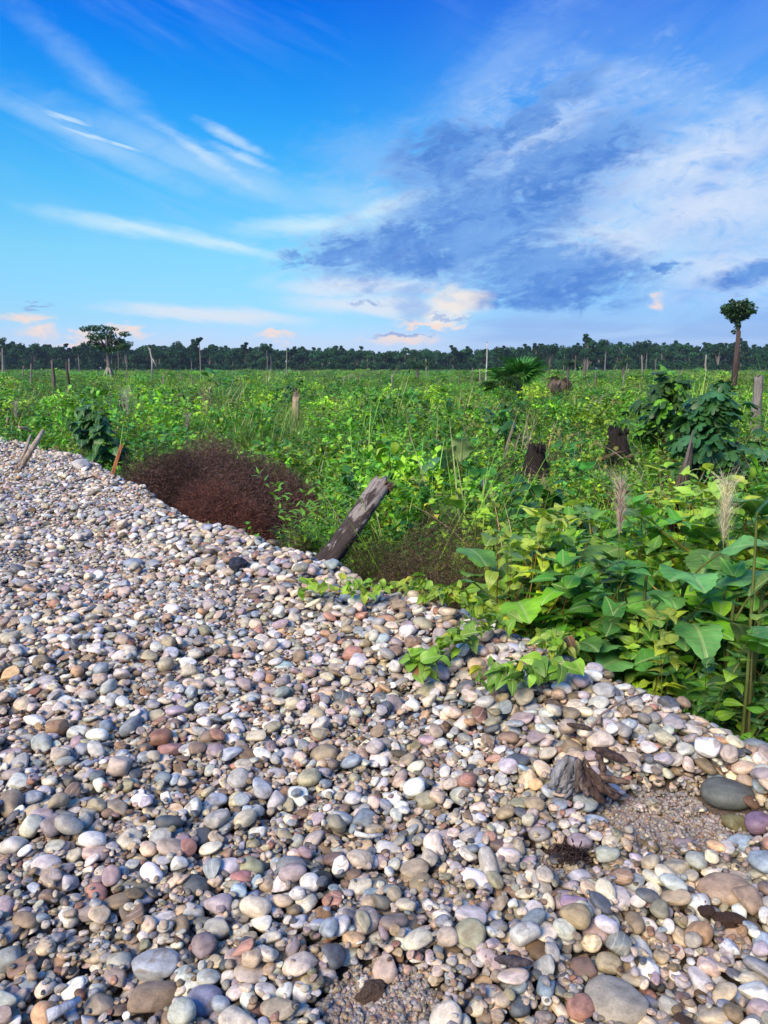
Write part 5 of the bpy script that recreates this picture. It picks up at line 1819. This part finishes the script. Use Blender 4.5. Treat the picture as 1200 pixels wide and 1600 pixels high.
# ------------------------------------------------------------------ trees
def crown_mesh(name, lumps, n, leaf, colr, seed, mat=None, flat=0.4):
    """uneven crown: leaf clumps through several lumps, tint varies by lump"""
    r = np.random.default_rng(seed)
    vol = np.array([a[3] * a[4] * a[5] for a in lumps]); vol = vol ** .75; vol /= vol.sum()
    k = r.choice(len(lumps), n, p=vol)
    A = np.array(lumps)[k]
    d = r.normal(size=(n, 3)); d /= np.linalg.norm(d, axis=1, keepdims=True)
    q = r.uniform(.35, 1.05, (n, 1)) ** .6
    O = A[:, :3] + d * A[:, 3:6] * q
    nrm = d * .6 + r.normal(size=(n, 3)) * .6 + np.array([0, 0, flat]); nrm /= np.linalg.norm(nrm, axis=1, keepdims=True)
    u = np.cross(nrm, r.normal(size=(n, 3))); u /= np.linalg.norm(u, axis=1, keepdims=True)
    v = np.cross(nrm, u)
    s = (leaf * r.uniform(.5, 1.3, n))[:, None]
    V = np.stack([O - u * s, O - v * s * .55 + nrm * s * .12, O + u * s * .9, O + v * s * .6 + nrm * s * .1], 1).reshape(-1, 3)
    F = [(i * 4, i * 4 + 1, i * 4 + 2, i * 4 + 3) for i in range(n)]
    lt = r.uniform(.72, 1.3, len(lumps))
    C = np.array(colr)[None, :] * (lt[k] * r.uniform(.7, 1.3, n))[:, None] * r.uniform(.9, 1.15, (n, 3))
    m = MB(); m.add(V, F, [tuple(c) for c in C])
    return m.mesh(name, mat or M_FAR, False)


def tree_proto(seed, h, cw, ch, colr, style='round'):
    r = random.Random(seed)
    lumps = []
    base = h - ch
    nl = {'round': 13, 'tall': 11, 'sparse': 8, 'flat': 10}[style]
    for i in range(nl):
        a = r.uniform(0, 6.28); q = math.sqrt(r.random()) * .75
        zz = base + ch * r.uniform(.06, .88)
        taper = 1 - .55 * abs((zz - base) / ch - .45)
        s = cw * r.uniform(.26, .46) * (.75 if style == 'sparse' else 1)
        lumps.append((math.cos(a) * cw * q * taper, math.sin(a) * cw * q * taper, zz, s, s, s * r.uniform(.5, .9)))
    tr = MB()
    tr.tube([(0, 0, -.5), (r.uniform(-.2, .2), 0, h * .4), (r.uniform(-.4, .4), .1, h * .78)], [.02 * h, .015 * h, .006 * h], 7, (.20, .18, .16), False)
    for l in lumps:
        s = Vector((0, 0, base * r.uniform(.85, 1.1)))
        tr.tube([s, s.lerp(Vector(l[:3]), .6) + Vector((0, 0, .3)), Vector(l[:3])], [.007 * h, .005 * h, .002 * h], 4, (.18, .16, .14), False)
    crown = crown_mesh('crown', lumps, {'round': 1300, 'tall': 1100, 'sparse': 520, 'flat': 1000}[style], .042 * h, colr, seed)
    return tr.mesh('trunk', M_BARK), crown


def place_tree(name, label, cat, protos, loc, s, rz, k, group=None):
    root = empty(name, loc, rz); root.scale = s; tag(root, label, cat, group)
    o = obj('trunk', protos[0], root); o['col'] = [1, 1, 1, 1]
    o = obj('crown', protos[1], root); o['col'] = [*k, 1]
    return root


def palm_mesh(seed, n, pet, L, colr, kind='fan', up=(0.0, 1.4)):
    P = Plant(seed); r = P.r
    for i in range(n):
        az = i * 2.4 + r.uniform(-.3, .3)
        d = Vector((math.cos(az), math.sin(az), r.uniform(*up))).normalized()
        e = d * pet * r.uniform(.7, 1.1)
        P.stem.tube([Vector((0, 0, 0)), e * .5 + Vector((0, 0, .05)), e], [.03 * pet, .022 * pet, .015 * pet], 4, STEMG, False)
        P.leaf(kind, e, d + Vector((0, 0, -.25)), L * r.uniform(.8, 1.1), vary(r, colr, .25), r.uniform(-.6, .6))
    return P


def feather_palm(seed, n, L, colr):
    P = Plant(seed); r = P.r
    for i in range(n):
        az = i * 2.4 + r.uniform(-.3, .3); b = Vector((math.cos(az), math.sin(az), 0))
        el = r.uniform(.1, 1.2); p = Vector((0, 0, 0)); K = 8; pts = []
        for k in range(K):
            pts.append(p.copy()); a = el - 1.9 * (k / K) ** 1.2
            p = p + (b * math.cos(a) + Vector((0, 0, math.sin(a)))) * L / K
        P.stem.tube(pts, [.012 * L] * 5 + [.006 * L] * 3, 3, STEMG, False)
        side = b.cross(Vector((0, 0, 1)))
        for k in range(1, K):
            for sg in (-1, 1):
                P.leaf('lance', pts[k], side * sg + b * .4 + Vector((0, 0, -.5)), L * .28, vary(r, colr), 0, L * .28 * 1.1)
    return P


FOREST = (0.018, 0.062, 0.024)


def trees():
    protos = []
    for i, (h, cw, ch, st) in enumerate(((14, 4.2, 11.5, 'round'), (15, 3.4, 12.5, 'tall'), (13, 5.0, 11, 'round'), (16, 3.8, 11, 'sparse'), (12.5, 4.6, 11, 'round'), (14, 5.2, 8.5, 'flat'), (15.5, 3.0, 13.5, 'tall'), (13.5, 4.0, 12, 'round'))):
        protos.append(tree_proto(200 + i, h, cw, ch, FOREST, st))

    def hfac(px):
        return 1.2 * float(np.interp(px, [-300, 0, 60, 130, 200, 260, 330, 420, 470, 560, 640, 700, 800, 860, 930, 1000, 1100, 1200, 1500],
                               [1.05, 1.12, 1.02, .98, .95, 1.0, .95, .98, .92, .84, .80, .86, .92, .98, 1.06, 1.05, 1.0, .98, 1.0]))
    px = -60.0; i = 0; ftl = []
    while px < 1260 and i < 190:
        D = random.uniform(395, 440)
        p = fz(at(px, 575, D))
        k = random.choices(range(8), [9, 6, 8, 3, 9, 4, 5, 8])[0]
        s = hfac(px) * random.choice([random.uniform(.62, .86), random.uniform(.8, 1.0), random.uniform(.92, 1.16)])
        b = random.uniform(.6, 1.6)
        ft = place_tree('forest_tree', 'dark green forest tree in the front row of the distant tree line', 'tree', protos[k], p - Vector((0, 0, .3)), (s * random.uniform(.9, 1.15), s * random.uniform(.9, 1.15), s), random.uniform(0, 6.28),
                   (b * random.uniform(.9, 1.15), b, b), 'trees of the distant tree line')
        ft['look'] = ('tall ' if s > 1.0 else 'low ' if s < .82 else '') + ('pale ' if b > 1.1 else 'dark ' if b < .9 else '') + ('broad crowned', 'narrow', 'broad crowned', 'airy', 'broad crowned', 'flat topped', 'narrow', 'round crowned')[k]
        ftl.append((px, ft))
        px += random.uniform(6.0, 11.0); i += 1
    ordinal_labels(ftl, [(-400, 'left edge of the picture'), (8, 'tall dense tree at the left edge'), (48, 'dead trunk at far left'), (81, 'pale broken trunk'), (125, 'round tree top at the left'), (168, 'spreading tree'), (236, 'forked dead tree'), (314, 'slim tufted tree'), (370, 'slim pole past the tufted tree'),
                         (421, 'thin ragged pair of trees'), (463, 'straw coloured stub'), (537, 'short pole in mid field'), (594, 'pole left of the short pale stub'), (666, 'pale pole just right of centre'), (718, 'pole left of the white one'), (761, 'tall thin white pole'), (812, 'large fan palm'),
                         (872, 'dead palm'), (912, 'flat crowned tree'), (944, 'tallest airy tree'), (1003, 'grey pole before the tree line'), (1042, 'bright topped shrub'), (1103, 'grey pole left of the lollipop tree'), (1150, 'lollipop tree'), (1195, 'right edge of the picture')], 'tree line tree')
    # the mass of the wood behind its front row
    n = 900
    y = RNG.uniform(438, 540, n); x = RNG.uniform(-1, 1, n) * (y * .72)
    jm = []
    for t, c in protos:
        m = bpy.data.meshes.new('wood tree'); jm.append(c)
    f = np.array([hfac(600 + FPX * a / b) for a, b in zip(x, y)]) * RNG.uniform(.78, 1.08, n)
    kk = RNG.uniform(.75, 1.2, (n, 1))
    n2 = 1500
    y[:0] = 0
    y2 = RNG.uniform(388, 436, n2); x2 = RNG.uniform(-1, 1, n2) * (y2 * .62)
    x = np.concatenate([x, x2]); y = np.concatenate([y, y2]); f = np.concatenate([f, RNG.uniform(.22, .5, n2)]); n += n2
    kk = RNG.uniform(.75, 1.2, (n, 1))
    scatter_object('far_wood', jm, np.column_stack([x, y, field_z(x, y) - np.where(f < .55, 1.0, 0)]), np.column_stack([np.zeros(n), np.zeros(n), RNG.uniform(0, 6.28, n)]), np.column_stack([f, f, f]), RNG.integers(0, 8, n),
                   np.column_stack([kk, kk, kk, np.ones((n, 1))]), RNG.uniform(0, 1, n))
    # lollipop tree on the right
    D = 56
    base = fz(at(1147, 583, D)); c0 = at(1153, 487, D)
    root = empty('lollipop_tree', base); tag(root, 'tall bare trunk topped by one round tuft of leaves at the right', 'tree')
    t0 = at(1154, 517, D) - base; cc = c0 - base
    m = MB(); m.tube([(0, 0, -.3), t0 * .45 + Vector((.05, 0, 0)), t0], [.25, .20, .15], 12, (1, 1, 1), True, .12)
    obj('trunk', m.mesh('trunk', M_BARK), root, (.06, .042, .036, 1))
    m = MB(); m.tube([t0 - Vector((0, 0, .3)), t0.lerp(cc, .6), cc], [.12, .10, .05], 7, (1, 1, 1), True)
    for k in range(9):
        a = k * .7; e = cc + Vector((math.cos(a) * .75, math.sin(a) * .75, random.uniform(-.1, .55)))
        m.tube([t0.lerp(cc, .5), e.lerp(cc, .4), e], [.05, .035, .015], 4, (1, 1, 1), False)
    obj('branch', m.mesh('branch', M_BARK), root, (.08, .06, .05, 1))
    u = D / FPX
    L = [(cc.x + dx * u, cc.y + dy * u, cc.z + dz * u, rx * u, rx * u, rz * u) for dx, dy, dz, rx, rz in ((0, 0, 2, 17, 13), (-14, 4, 4, 11, 9), (13, -5, 4, 12, 10), (2, 8, 8, 14, 8), (-5, -8, 7, 12, 9), (6, 3, -7, 9, 7), (-12, -3, -6, 9, 7), (0, 4, -8, 12, 9), (10, 2, -4, 10, 8), (-22, 3, 1, 5, 4), (21, -3, 0, 5, 4), (9, 0, 15, 6, 4), (-9, 2, 15, 5, 4), (18, 4, 10, 5, 4), (1, 0, -20, 5, 9), (-4, 0, -30, 3, 4))]
    obj('crown', crown_mesh('crown', L, 2300, .13, (.022, .064, .014), 5, M_LEAF), root)
    # spreading tree on the left
    D = 80; u = D / FPX
    base = fz(at(171, 590, D)); root = empty('spreading_tree', base); tag(root, 'lopsided spreading tree with splayed pale roots at the far left', 'tree')
    q = lambda px, py, dd=0: at(px, py, D + dd) - base
    m = MB(); m.tube([q(171, 584), q(170, 570), q(168, 552), q(166, 530)], [.25, .2, .16, .09], 9, (1, 1, 1), True, .1)
    obj('trunk', m.mesh('trunk', M_BARK), root, (.19, .165, .15, 1))
    for dx, dd in ((-9, 0), (-4, -.7), (5, -.6), (10, .4)):
        m = MB(); m.tube([q(170, 572), q(170 + dx * .6, 583, dd * .5), q(170 + dx, 596, dd)], [.15, .12, .06], 6, (1, 1, 1), False, .1)
        obj('root', m.mesh('root', M_BARK), root, (.25, .22, .20, 1))
    LL = [(132, 514, 9, 4), (145, 513, 12, 5), (160, 513, 12, 5), (150, 526, 14, 6), (168, 524, 14, 7), (182, 534, 14, 6), (195, 522, 9, 4), (192, 541, 12, 5), (160, 541, 13, 6), (146, 536, 10, 4), (172, 546, 10, 5), (203, 537, 6, 4), (176, 514, 8, 3)]
    lum = []
    br = MB()
    for (a, b, w, h) in LL:
        dd = random.uniform(-1.5, 1.5); c = q(a, b, dd); lum.append((c.x, c.y, c.z, w * u, w * u, h * u))
        br.tube([q(168, 550), q(168, 545).lerp(c, .5) + Vector((0, 0, .15)), c], [.10, .07, .03], 5, (1, 1, 1), False)
    obj('branch', br.mesh('branch', M_BARK), root, (.10, .085, .075, 1))
    obj('crown', crown_mesh('crown', lum, 2300, .15, (.026, .072, .02), 6, M_LEAF, .9), root)
    # slim tufted trees along the tree line
    for (pxx, pt, D, w, lab) in ((314, 527, 230, 7, 'slim tall tree with a small tuft left of centre'), (418, 541, 260, 4, 'first of a pair of thin ragged trees left of centre'), (424, 545, 262, 4, 'second, shorter tree of the thin ragged pair'),
                                 (944, 528, 300, 15, 'tallest airy tree of the right tree line'), (880, 541, 310, 13, 'airy thin crowned tree left of the tallest one on the right'), (978, 544, 300, 12, 'airy thin crowned tree right of the tallest one'),
                                 (1008, 540, 320, 14, 'dense round crowned tree on the right tree line'), (912, 545, 310, 12, 'flat crowned tree between two airy ones on the right'), (648, 546, 330, 9, 'bare twiggy tree just right of centre'),
                                 (125, 540, 300, 10, 'round tree top above the line at the left'), (300, 545, 320, 10, 'round tree beside the slim tufted one'), (8, 527, 330, 13, 'tall dense tree at the far left edge')):
        b = fz(at(pxx, 590, D)); tz = at(pxx, pt, D).z; h = tz - b.z; u = D / FPX
        root = empty('slim_tree', b); tag(root, lab, 'tree')
        m = MB(); m.tube([(0, 0, -.3), (.1, 0, h * .5), (0, 0, h * .9)], [.022 * h, .017 * h, .008 * h], 6, (1, 1, 1), False)
        obj('trunk', m.mesh('trunk', M_BARK), root, (.16, .15, .14, 1))
        lum = []
        for k in range(7 if w > 8 else 5):
            a = random.uniform(0, 6.28); rr = w * u * random.uniform(.1, .75)
            lum.append((math.cos(a) * rr, math.sin(a) * rr, h - w * u * random.uniform(.25, 1.2), w * u * .38, w * u * .38, w * u * .25))
        obj('crown', crown_mesh('crown', lum, 900, .022 * h, FOREST, int(pxx)), root)
    # fan palms
    p = at(812, 580, 34); g = fz(p)
    root = palm_mesh(301, 20, .8, .95, (.07, .24, .04), up=(.1, 2.2)).thing('fan_palm', 'large dark fan palm in the field right of centre', 'palm', Vector((p.x, p.y, p.z - .55)), mode='leaves', stemname='stalk', leafname='frond')
    m = MB(); m.tube([(0, 0, g.z - p.z + .5), (0, 0, 0)], [.16, .13], 8, (.12, .09, .07), True); obj('trunk', m.mesh('trunk', M_BARK), root)
    p = at(786, 584, 33)
    palm_mesh(302, 12, .55, .62, (.05, .11, .03), up=(-.2, 1.2)).thing('fan_palm', 'small pale fan palm at the left foot of the large one', 'palm', Vector((p.x, p.y, p.z - .5)), mode='leaves', stemname='stalk', leafname='frond')
    p = at(872, 585, 30)
    palm_mesh(303, 14, .3, .6, (.16, .12, .09), 'deadfan', (-1.6, -.2)).thing('dead_palm', 'dead palm with hanging grey brown fronds right of the fan palm', 'palm', p, mode='leaves', stemname='stalk', leafname='frond')
    for (pxx, py, D, L, lab) in ((652, 572, 70, 1.5, 'dark feathery palm near the tree line right of centre'), (888, 568, 75, 1.4, 'feathery palm behind the dead palm'), (184, 545, 260, 3.0, 'feathery palm top in the far left tree line'), (975, 566, 90, 1.6, 'feathery palm before the right tree line')):
        p = at(pxx, py, D); g = fz(p)
        root = feather_palm(int(pxx), 14, L, (.022, .062, .022)).thing('feather_palm', lab, 'palm', p, mode='mesh', stemname='stalk')
        m = MB(); m.tube([(0, 0, g.z - p.z - .2), (0, 0, 0)], [.17, .12], 7, (.12, .1, .09), True); obj('trunk', m.mesh('trunk', M_BARK), root)


# ------------------------------------------------------------------ things on the gravel
def top_z(x, y):
    j, i = int((y - Y0) / CELL), int((x - X0) / CELL)
    return float(HM[j - 2:j + 3, i - 2:i + 3].max())


def gpt(px, py, dz=0.0):
    """point on the stones seen at a pixel"""
    z = 0.05
    for _ in range(5):
        p = on_z(px, py, z)
        z = top_z(p.x, p.y) if Y0 + .1 < p.y < Y1 - .1 and X0 + .1 < p.x < X1 - .1 else 0.1
    return Vector((p.x, p.y, z + dz))


def vines():
    specs = [
        ('short vine with bright leaves at the left end of the creeper', [(468, 938), (505, 940), (545, 942), (575, 938), (606, 935)], 58, .085, (0.288, 0.450, 0.030)),
        ('dense vine trailing along the crest above the stones', [(612, 915), (640, 935), (680, 952), (720, 965), (760, 975), (800, 985)], 181, .085, (0.264, 0.388, 0.030)),
        ('vine with dark glossy leaves curling down between the stones', [(648, 1062), (660, 1080), (690, 1040), (715, 1015), (745, 1000), (790, 990), (830, 985)], 89, .10, (0.168, 0.325, 0.030)),
        ('vine hanging over the lumpy tan stone', [(800, 985), (835, 995), (855, 1020), (850, 1045), (880, 1030), (905, 1010)], 123, .085, (0.300, 0.413, 0.050)),
        ('vine end with dark leaves below the cream oval stone', [(735, 1092), (775, 1085), (805, 1092), (830, 1070), (865, 1085), (880, 1060)], 60, .10, (0.120, 0.275, 0.030)),
        ('yellowing vine tip running down the right crest', [(900, 1010), (925, 1025), (950, 1040), (968, 1050)], 79, .07, (0.312, 0.388, 0.050)),
        ('small creeper on the far left crest beside the dry sticks', [(62, 705), (80, 700), (105, 705), (130, 712)], 40, .13, (.10, .26, .03)),
    ]
    for i, (lab, pts, n, L, cc) in enumerate(specs):
        W = [gpt(a, b, .04) for a, b in pts]
        P = Plant(400 + i); r = P.r
        base = W[0].copy()
        pl = []
        for a, b in zip(W[:-1], W[1:]):
            for k in range(4):
                q = a.lerp(b, k / 4); q.z = max(q.z, top_z(q.x, q.y) + .012) + r.uniform(0, .02)
                pl.append(q - base)
        pl.append(W[-1] - base)
        P.stem.tube(pl, [.0032] * len(pl), 5, (.24, .22, .07), False)
        for k in range(n):
            f = r.uniform(0, len(pl) - 1.01); j = int(f); o = pl[j].lerp(pl[j + 1], f - j)
            o = o + Vector((r.gauss(0, .026), r.gauss(0, .026), r.uniform(.01, .085)))
            a = r.uniform(0, 6.283)
            d = Vector((math.cos(a), math.sin(a) - .2, r.uniform(-.5, .7)))
            c = vary(r, cc if r.random() < .75 else (YELLOW if r.random() < .12 else LIME), .25)
            if r.random() < .02: c = (.22, .09, .03)
            P.leaf('curl' if r.random() < .8 else 'ovate', o, d, L * r.uniform(.6, 1.15), c, r.uniform(-.8, .8))
        P.thing('creeping_vine', lab, 'vine', base, group='creeping vines on the gravel')


def stick(name, label, cat, px, r, c, mat=None, lift=0.01, group=None, D=None, n=6):
    pts = [gpt(a, b, lift) for a, b in px]
    m = MB(); m.tube([p - pts[0] for p in pts], [r * (1 - .5 * i / max(1, len(pts) - 1)) for i in range(len(pts))], n, (1, 1, 1), True, .15)
    o = obj(name, m.mesh(name, mat or M_WOOD), None, (*c, 1), pts[0])
    return tag(o, label, cat, group)


def clod(label, px, py, w, c, name='dirt_clod'):
    p = gpt(px, py); dep = project(p.x, p.y, p.z)[2]; a = .5 * w * dep / FPX
    me = stone_mesh(name, 800 + int(px), 4, .35, 2.0)
    co = np.zeros(len(me.vertices) * 3); me.vertices.foreach_get('co', co); co = co.reshape(-1, 3)
    f = np.zeros(len(co))
    for k in range(14):
        w_ = RNG.normal(size=3) * RNG.uniform(3, 10); f += np.sin(co @ w_ + RNG.uniform(0, 6)) * .035
    me.vertices.foreach_set('co', (co * (1 + f)[:, None]).ravel()); me.materials[0] = M_CLOD
    ta = me.attributes.new('tint', 'FLOAT_COLOR', 'FACE'); ta.data.foreach_set('color', np.ones(len(me.polygons) * 4))
    o = obj(name, me, None, (*c, 1), (p.x, p.y, p.z - a * .1)); o.scale = (a, a * .8, a * .55)
    tag(o, label, 'clod')


M_CLOD = mat_wood('crumbly soil', .95, (7, 7, 7), .03, (.5, 1.5))


def gravel_things():
    # driftwood root
    root_p = gpt(910, 1240, .02)
    u = project(*root_p)[2] / FPX
    root = empty('driftwood_root', root_p); tag(root, 'weathered driftwood root, bleached grey at left and brown at right', 'driftwood')
    ex = Vector((1, 0, 0)) * u; ez = Vector((0, -.25, .97)) * u; ey = Vector((0, 1, 0)) * u
    strands = [([(-50, 0, 0), (-40, 34, 4), (-28, 60, 6)], 11, (.24, .235, .245)), ([(-30, 0, -6), (-26, 36, -4), (-22, 62, 2)], 9, (.20, .19, .195)), ([(-12, -4, -8), (-12, 28, -6), (-16, 58, 0)], 10, (.13, .10, .09)),
               ([(30, -20, -14), (6, 4, -8), (-8, 28, -2), (-14, 50, 4)], 12, (.10, .06, .048)), ([(56, -14, -8), (22, 4, 0), (2, 30, 4), (-10, 46, 6)], 11, (.09, .055, .045)), ([(34, 10, 10), (30, 34, 10), (20, 60, 12)], 9, (.13, .085, .065)),
               ([(70, 10, 0), (40, 14, 4), (14, 18, 6)], 8, (.17, .11, .08)), ([(-40, -8, -2), (-34, 12, 0), (-28, 40, 2)], 8, (.17, .16, .16)), ([(4, -6, -14), (-6, 14, -10), (-14, 40, -4)], 9, (.19, .14, .12))]
    for k in range(9):
        a0 = random.uniform(-50, 62); t0 = random.uniform(-18, 6)
        strands.append(([(a0, t0, random.uniform(-14, 6)), (a0 * .5, t0 + 18, random.uniform(-10, 6)), (a0 * .2 - 14, random.uniform(34, 58), random.uniform(-4, 8))], random.uniform(3, 6), (.21, .205, .215) if a0 < -15 else (.10, .065, .05)))
    for s, r, c in strands:
        m = MB(); pts = [ex * a + ez * b + ey * d for a, b, d in s]
        fine = []
        for a, b in zip(pts[:-1], pts[1:]):
            for k in range(5):
                fine.append(a.lerp(b, k / 5) + Vector((random.gauss(0, 1), random.gauss(0, 1), random.gauss(0, 1))) * u * .8)
        fine.append(pts[-1])
        rad = [u * r * .62 * (.5 + .5 * math.sin(math.pi * min(1, .15 + i / len(fine) * .8))) for i in range(len(fine))]
        m.tube(fine, rad, 13, (1, 1, 1), True, .34)
        o = obj('root_strand', m.mesh('root_strand', mat_root()), root, (*c, 1))
    # bark slabs near it
    for (px, py, w, h, rz, c, lab) in ((952, 1184, 56, 20, -.55, (.055, .035, .03), 'dark brown bark slab behind the driftwood root'), (802, 1508, 60, 18, -.18, (.075, .06, .065), 'dark weathered wood chip at the bottom right of centre'),
                                       (372, 884, 34, 26, .9, (.03, .035, .05), 'black blue slaty chip standing among pale stones'), (905, 1140, 40, 12, -.2, (.07, .05, .04), 'thin dark bark strip near the cream yellow stone')):
        p = gpt(px, py, .012); uu = project(*p)[2] / FPX
        m = MB(); L, W, T = w * uu, h * uu, h * uu * .45
        V = []; F = []
        for i in range(7):
            t = i / 6; e = (1 - abs(2 * t - 1) ** 3) * .75 + .25
            for (a, b) in ((-1, 0), (-.4, 1), (.5, .8), (1, .1), (.4, -.5), (-.5, -.4)):
                V.append(((t - .5) * L, a * W * .5 * e * random.uniform(.8, 1.15), b * T * e * random.uniform(.7, 1.2)))
        for i in range(6):
            for k in range(6):
                F.append((i * 6 + k, i * 6 + (k + 1) % 6, i * 6 + 6 + (k + 1) % 6, i * 6 + 6 + k))
        F += [tuple(range(5, -1, -1)), tuple(range(36, 42))]
        m.add(V, F, (1, 1, 1))
        nm = 'slate_chip' if px == 372 else 'bark_slab'
        o = obj(nm, m.mesh(nm, mat_root(), px != 372), None, (*c, 1), p); o.rotation_euler = (random.uniform(.1, .4) if px != 372 else .9, random.uniform(-.15, .15), rz)
        tag(o, lab, 'wood chip' if px != 372 else 'slate')
    # dry sticks at the far left crest
    for k, (x0, y0, x1, y1, r, lab) in enumerate(((32, 722, 48, 680, .03, 'leftmost bleached stick leaning on the far left crest'), (35, 725, 68, 672, .045, 'thickest bleached stick of the far left pile'), (30, 668, 48, 674, .03, 'short stick jutting over the weeds at the far left'),
                                                  (38, 722, 60, 690, .025, 'thin bleached stick right of the thickest one'))):
        a = gpt(x0, y0, .0) if y0 > 690 else at(x0, y0, 13.4)
        b = at(x1, y1, a.y + .35)
        m = MB(); m.tube([Vector((0, 0, 0)), (b - a) * .5 + Vector((.02, 0, .02)), b - a], [r, r * .85, r * .6], 7, (1, 1, 1), True, .15)
        tag(obj('dry_stick', m.mesh('dry_stick', M_WOOD), None, (.33, .26, .20, 1), a), lab, 'stick', 'dry sticks on the far left crest')
    stick('dry_stick', 'long thin twig lying on the gravel below the left crest', 'stick', [(95, 758), (120, 752), (148, 746)], .018, (.16, .12, .09))
    # orange stake
    a = gpt(173, 741, -.05); b = at(190, 695, a.y + .15)
    m = MB(); d = b - a
    m.tube([Vector((0, 0, 0)), d * .5, d], [.028, .028, .026], 4, (1, 1, 1), True)
    tag(obj('wooden_stake', m.mesh('wooden_stake', M_WOOD, False), None, (.42, .16, .06, 1), a), 'rusty orange wooden stake leaning at the edge of the gravel', 'stake')
    # twig and dry grass on the right crest
    stick('twig', 'thin straight twig lying below the straw tuft', 'twig', [(908, 1148), (940, 1122), (975, 1100), (1010, 1088)], .006, (.25, .18, .15), lift=.02)
    p = gpt(1045, 1085, .02); m = MB(); n = 90
    O = np.tile(np.array([0, 0, 0.0]), (n, 1)) + RNG.normal(0, .02, (n, 3)) * np.array([1, .6, .4])
    a2 = gpt(985, 1115, .02) - p
    th = RNG.normal(0, .35, n); D = np.column_stack([a2.x * np.cos(th) - a2.y * np.sin(th), a2.x * np.sin(th) + a2.y * np.cos(th), RNG.uniform(.0, .08, n)])
    ribbons(m, O, D, RNG.uniform(.08, .2, n), np.full(n, .0016), cols(n, (.42, .31, .22), .25), .25, .12)
    n2 = 40
    ribbons(m, RNG.normal(0, .03, (n2, 3)) * np.array([1, 1, .3]), np.column_stack([RNG.normal(.6, .5, n2), RNG.normal(-.2, .5, n2), RNG.uniform(0, .6, n2)]), RNG.uniform(.05, .14, n2), np.full(n2, .0014), cols(n2, (.45, .36, .25), .2), .2, .15)
    tag(obj('straw_tuft', m.mesh('straw_tuft', M_DRY, False), None, (1, 1, 1, 1), p), 'matted tuft of dry straw lying over the stones on the right crest', 'dry grass')
    for k, (px, py, lab) in enumerate(((1130, 1112, 'small dry straw wisp at the right crest behind the salmon stone'), (1060, 1080, 'stiff dry blades at the right end of the straw tuft'))):
        p = gpt(px, py, .0); m = MB(); n = 26
        ribbons(m, RNG.normal(0, .02, (n, 3)), np.column_stack([RNG.normal(0, .5, n), RNG.normal(.1, .5, n), RNG.uniform(.3, 1, n)]), RNG.uniform(.06, .18, n), np.full(n, .0014), cols(n, (.40, .30, .2), .25), .3, .15)
        tag(obj('straw_tuft', m.mesh('straw_tuft', M_DRY, False), None, (1, 1, 1, 1), p), lab, 'dry grass')
    # small finds
    stick('bleached_stick', 'short bone white stick lying in the centre of the gravel', 'stick', [(555, 1307), (575, 1311), (598, 1309)], .010, (.62, .60, .55), lift=.012)
    stick('bleached_stick', 'pale angular sliver at the bottom left corner', 'stick', [(75, 1593), (100, 1582), (126, 1570)], .016, (.5, .52, .56), lift=.01)
    clod('dark red brown dirt clod below the round sandstone boulder', 1137, 1432, 44, (.10, .055, .035))
    clod('smaller dark dirt clod left of the red brown one', 1103, 1424, 28, (.10, .058, .04))
    clod('pale brown crumbly clod in the sandy patch at the bottom centre', 578, 1546, 56, (.15, .10, .07))
    clod('brown clod at the bottom edge right of the largest boulder', 1068, 1592, 30, (.12, .075, .055))
    p = gpt(890, 1338, .0); m = MB()
    for k in range(150):
        o = Vector((random.gauss(0, .032), random.gauss(0, .022), abs(random.gauss(0, .012))))
        d = Vector((random.gauss(0, 1), random.gauss(0, 1), random.gauss(.2, .6))).normalized()
        e = Vector((random.gauss(0, 1), random.gauss(0, 1), random.gauss(0, .5))).normalized() * .012
        m.tube([o, o + d * .012 + e * .4, o + d * .02 + e], [.0028, .0026, .0012], 4, (1, 1, 1), False)
    tag(obj('root_clump', m.mesh('root_clump', M_WOOD), None, (.035, .02, .018, 1), p), 'dark matted clump of rootlets left of the pale lilac stone', 'root clump')


_mr = []


def mat_root():
    if not _mr:
        _mr.append(mat_wood('split grained driftwood', .8, (55, 55, 9), .012, (.35, 1.5)))
    return _mr[0]


def haze():
    xs, ys, zs = (-900, 900), (-30, 640), (-3.5, 26)
    V = [(x, y, z) for x in xs for y in ys for z in zs]
    F = [(0, 1, 3, 2), (4, 6, 7, 5), (0, 4, 5, 1), (2, 3, 7, 6), (0, 2, 6, 4), (1, 5, 7, 3)]
    me = bpy.data.meshes.new('haze'); me.from_pydata(V, [], F)
    m = bpy.data.materials.new('thin air haze'); m.use_nodes = True
    nt = m.node_tree
    nt.nodes.remove(nt.nodes['Principled BSDF'])
    v = nt.nodes.new('ShaderNodeVolumePrincipled')
    v.inputs['Color'].default_value = (0.72, 0.84, 1.0, 1); v.inputs['Density'].default_value = HAZE; v.inputs['Anisotropy'].default_value = 0.2
    nt.links.new(v.outputs[0], nt.nodes['Material Output'].inputs['Volume'])
    me.materials.append(m)
    o = bpy.data.objects.new('haze', me); col.objects.link(o); o['kind'] = 'stuff'


HAZE = 0.00013
dead_wood()
fixtures()
for t, lb in late:
    t['label'] = lb + ' ' + beside(t.location)
dry_things()
crowd()
build_undergrowth()
trees()
vines()
gravel_things()
if HAZE:
    haze()
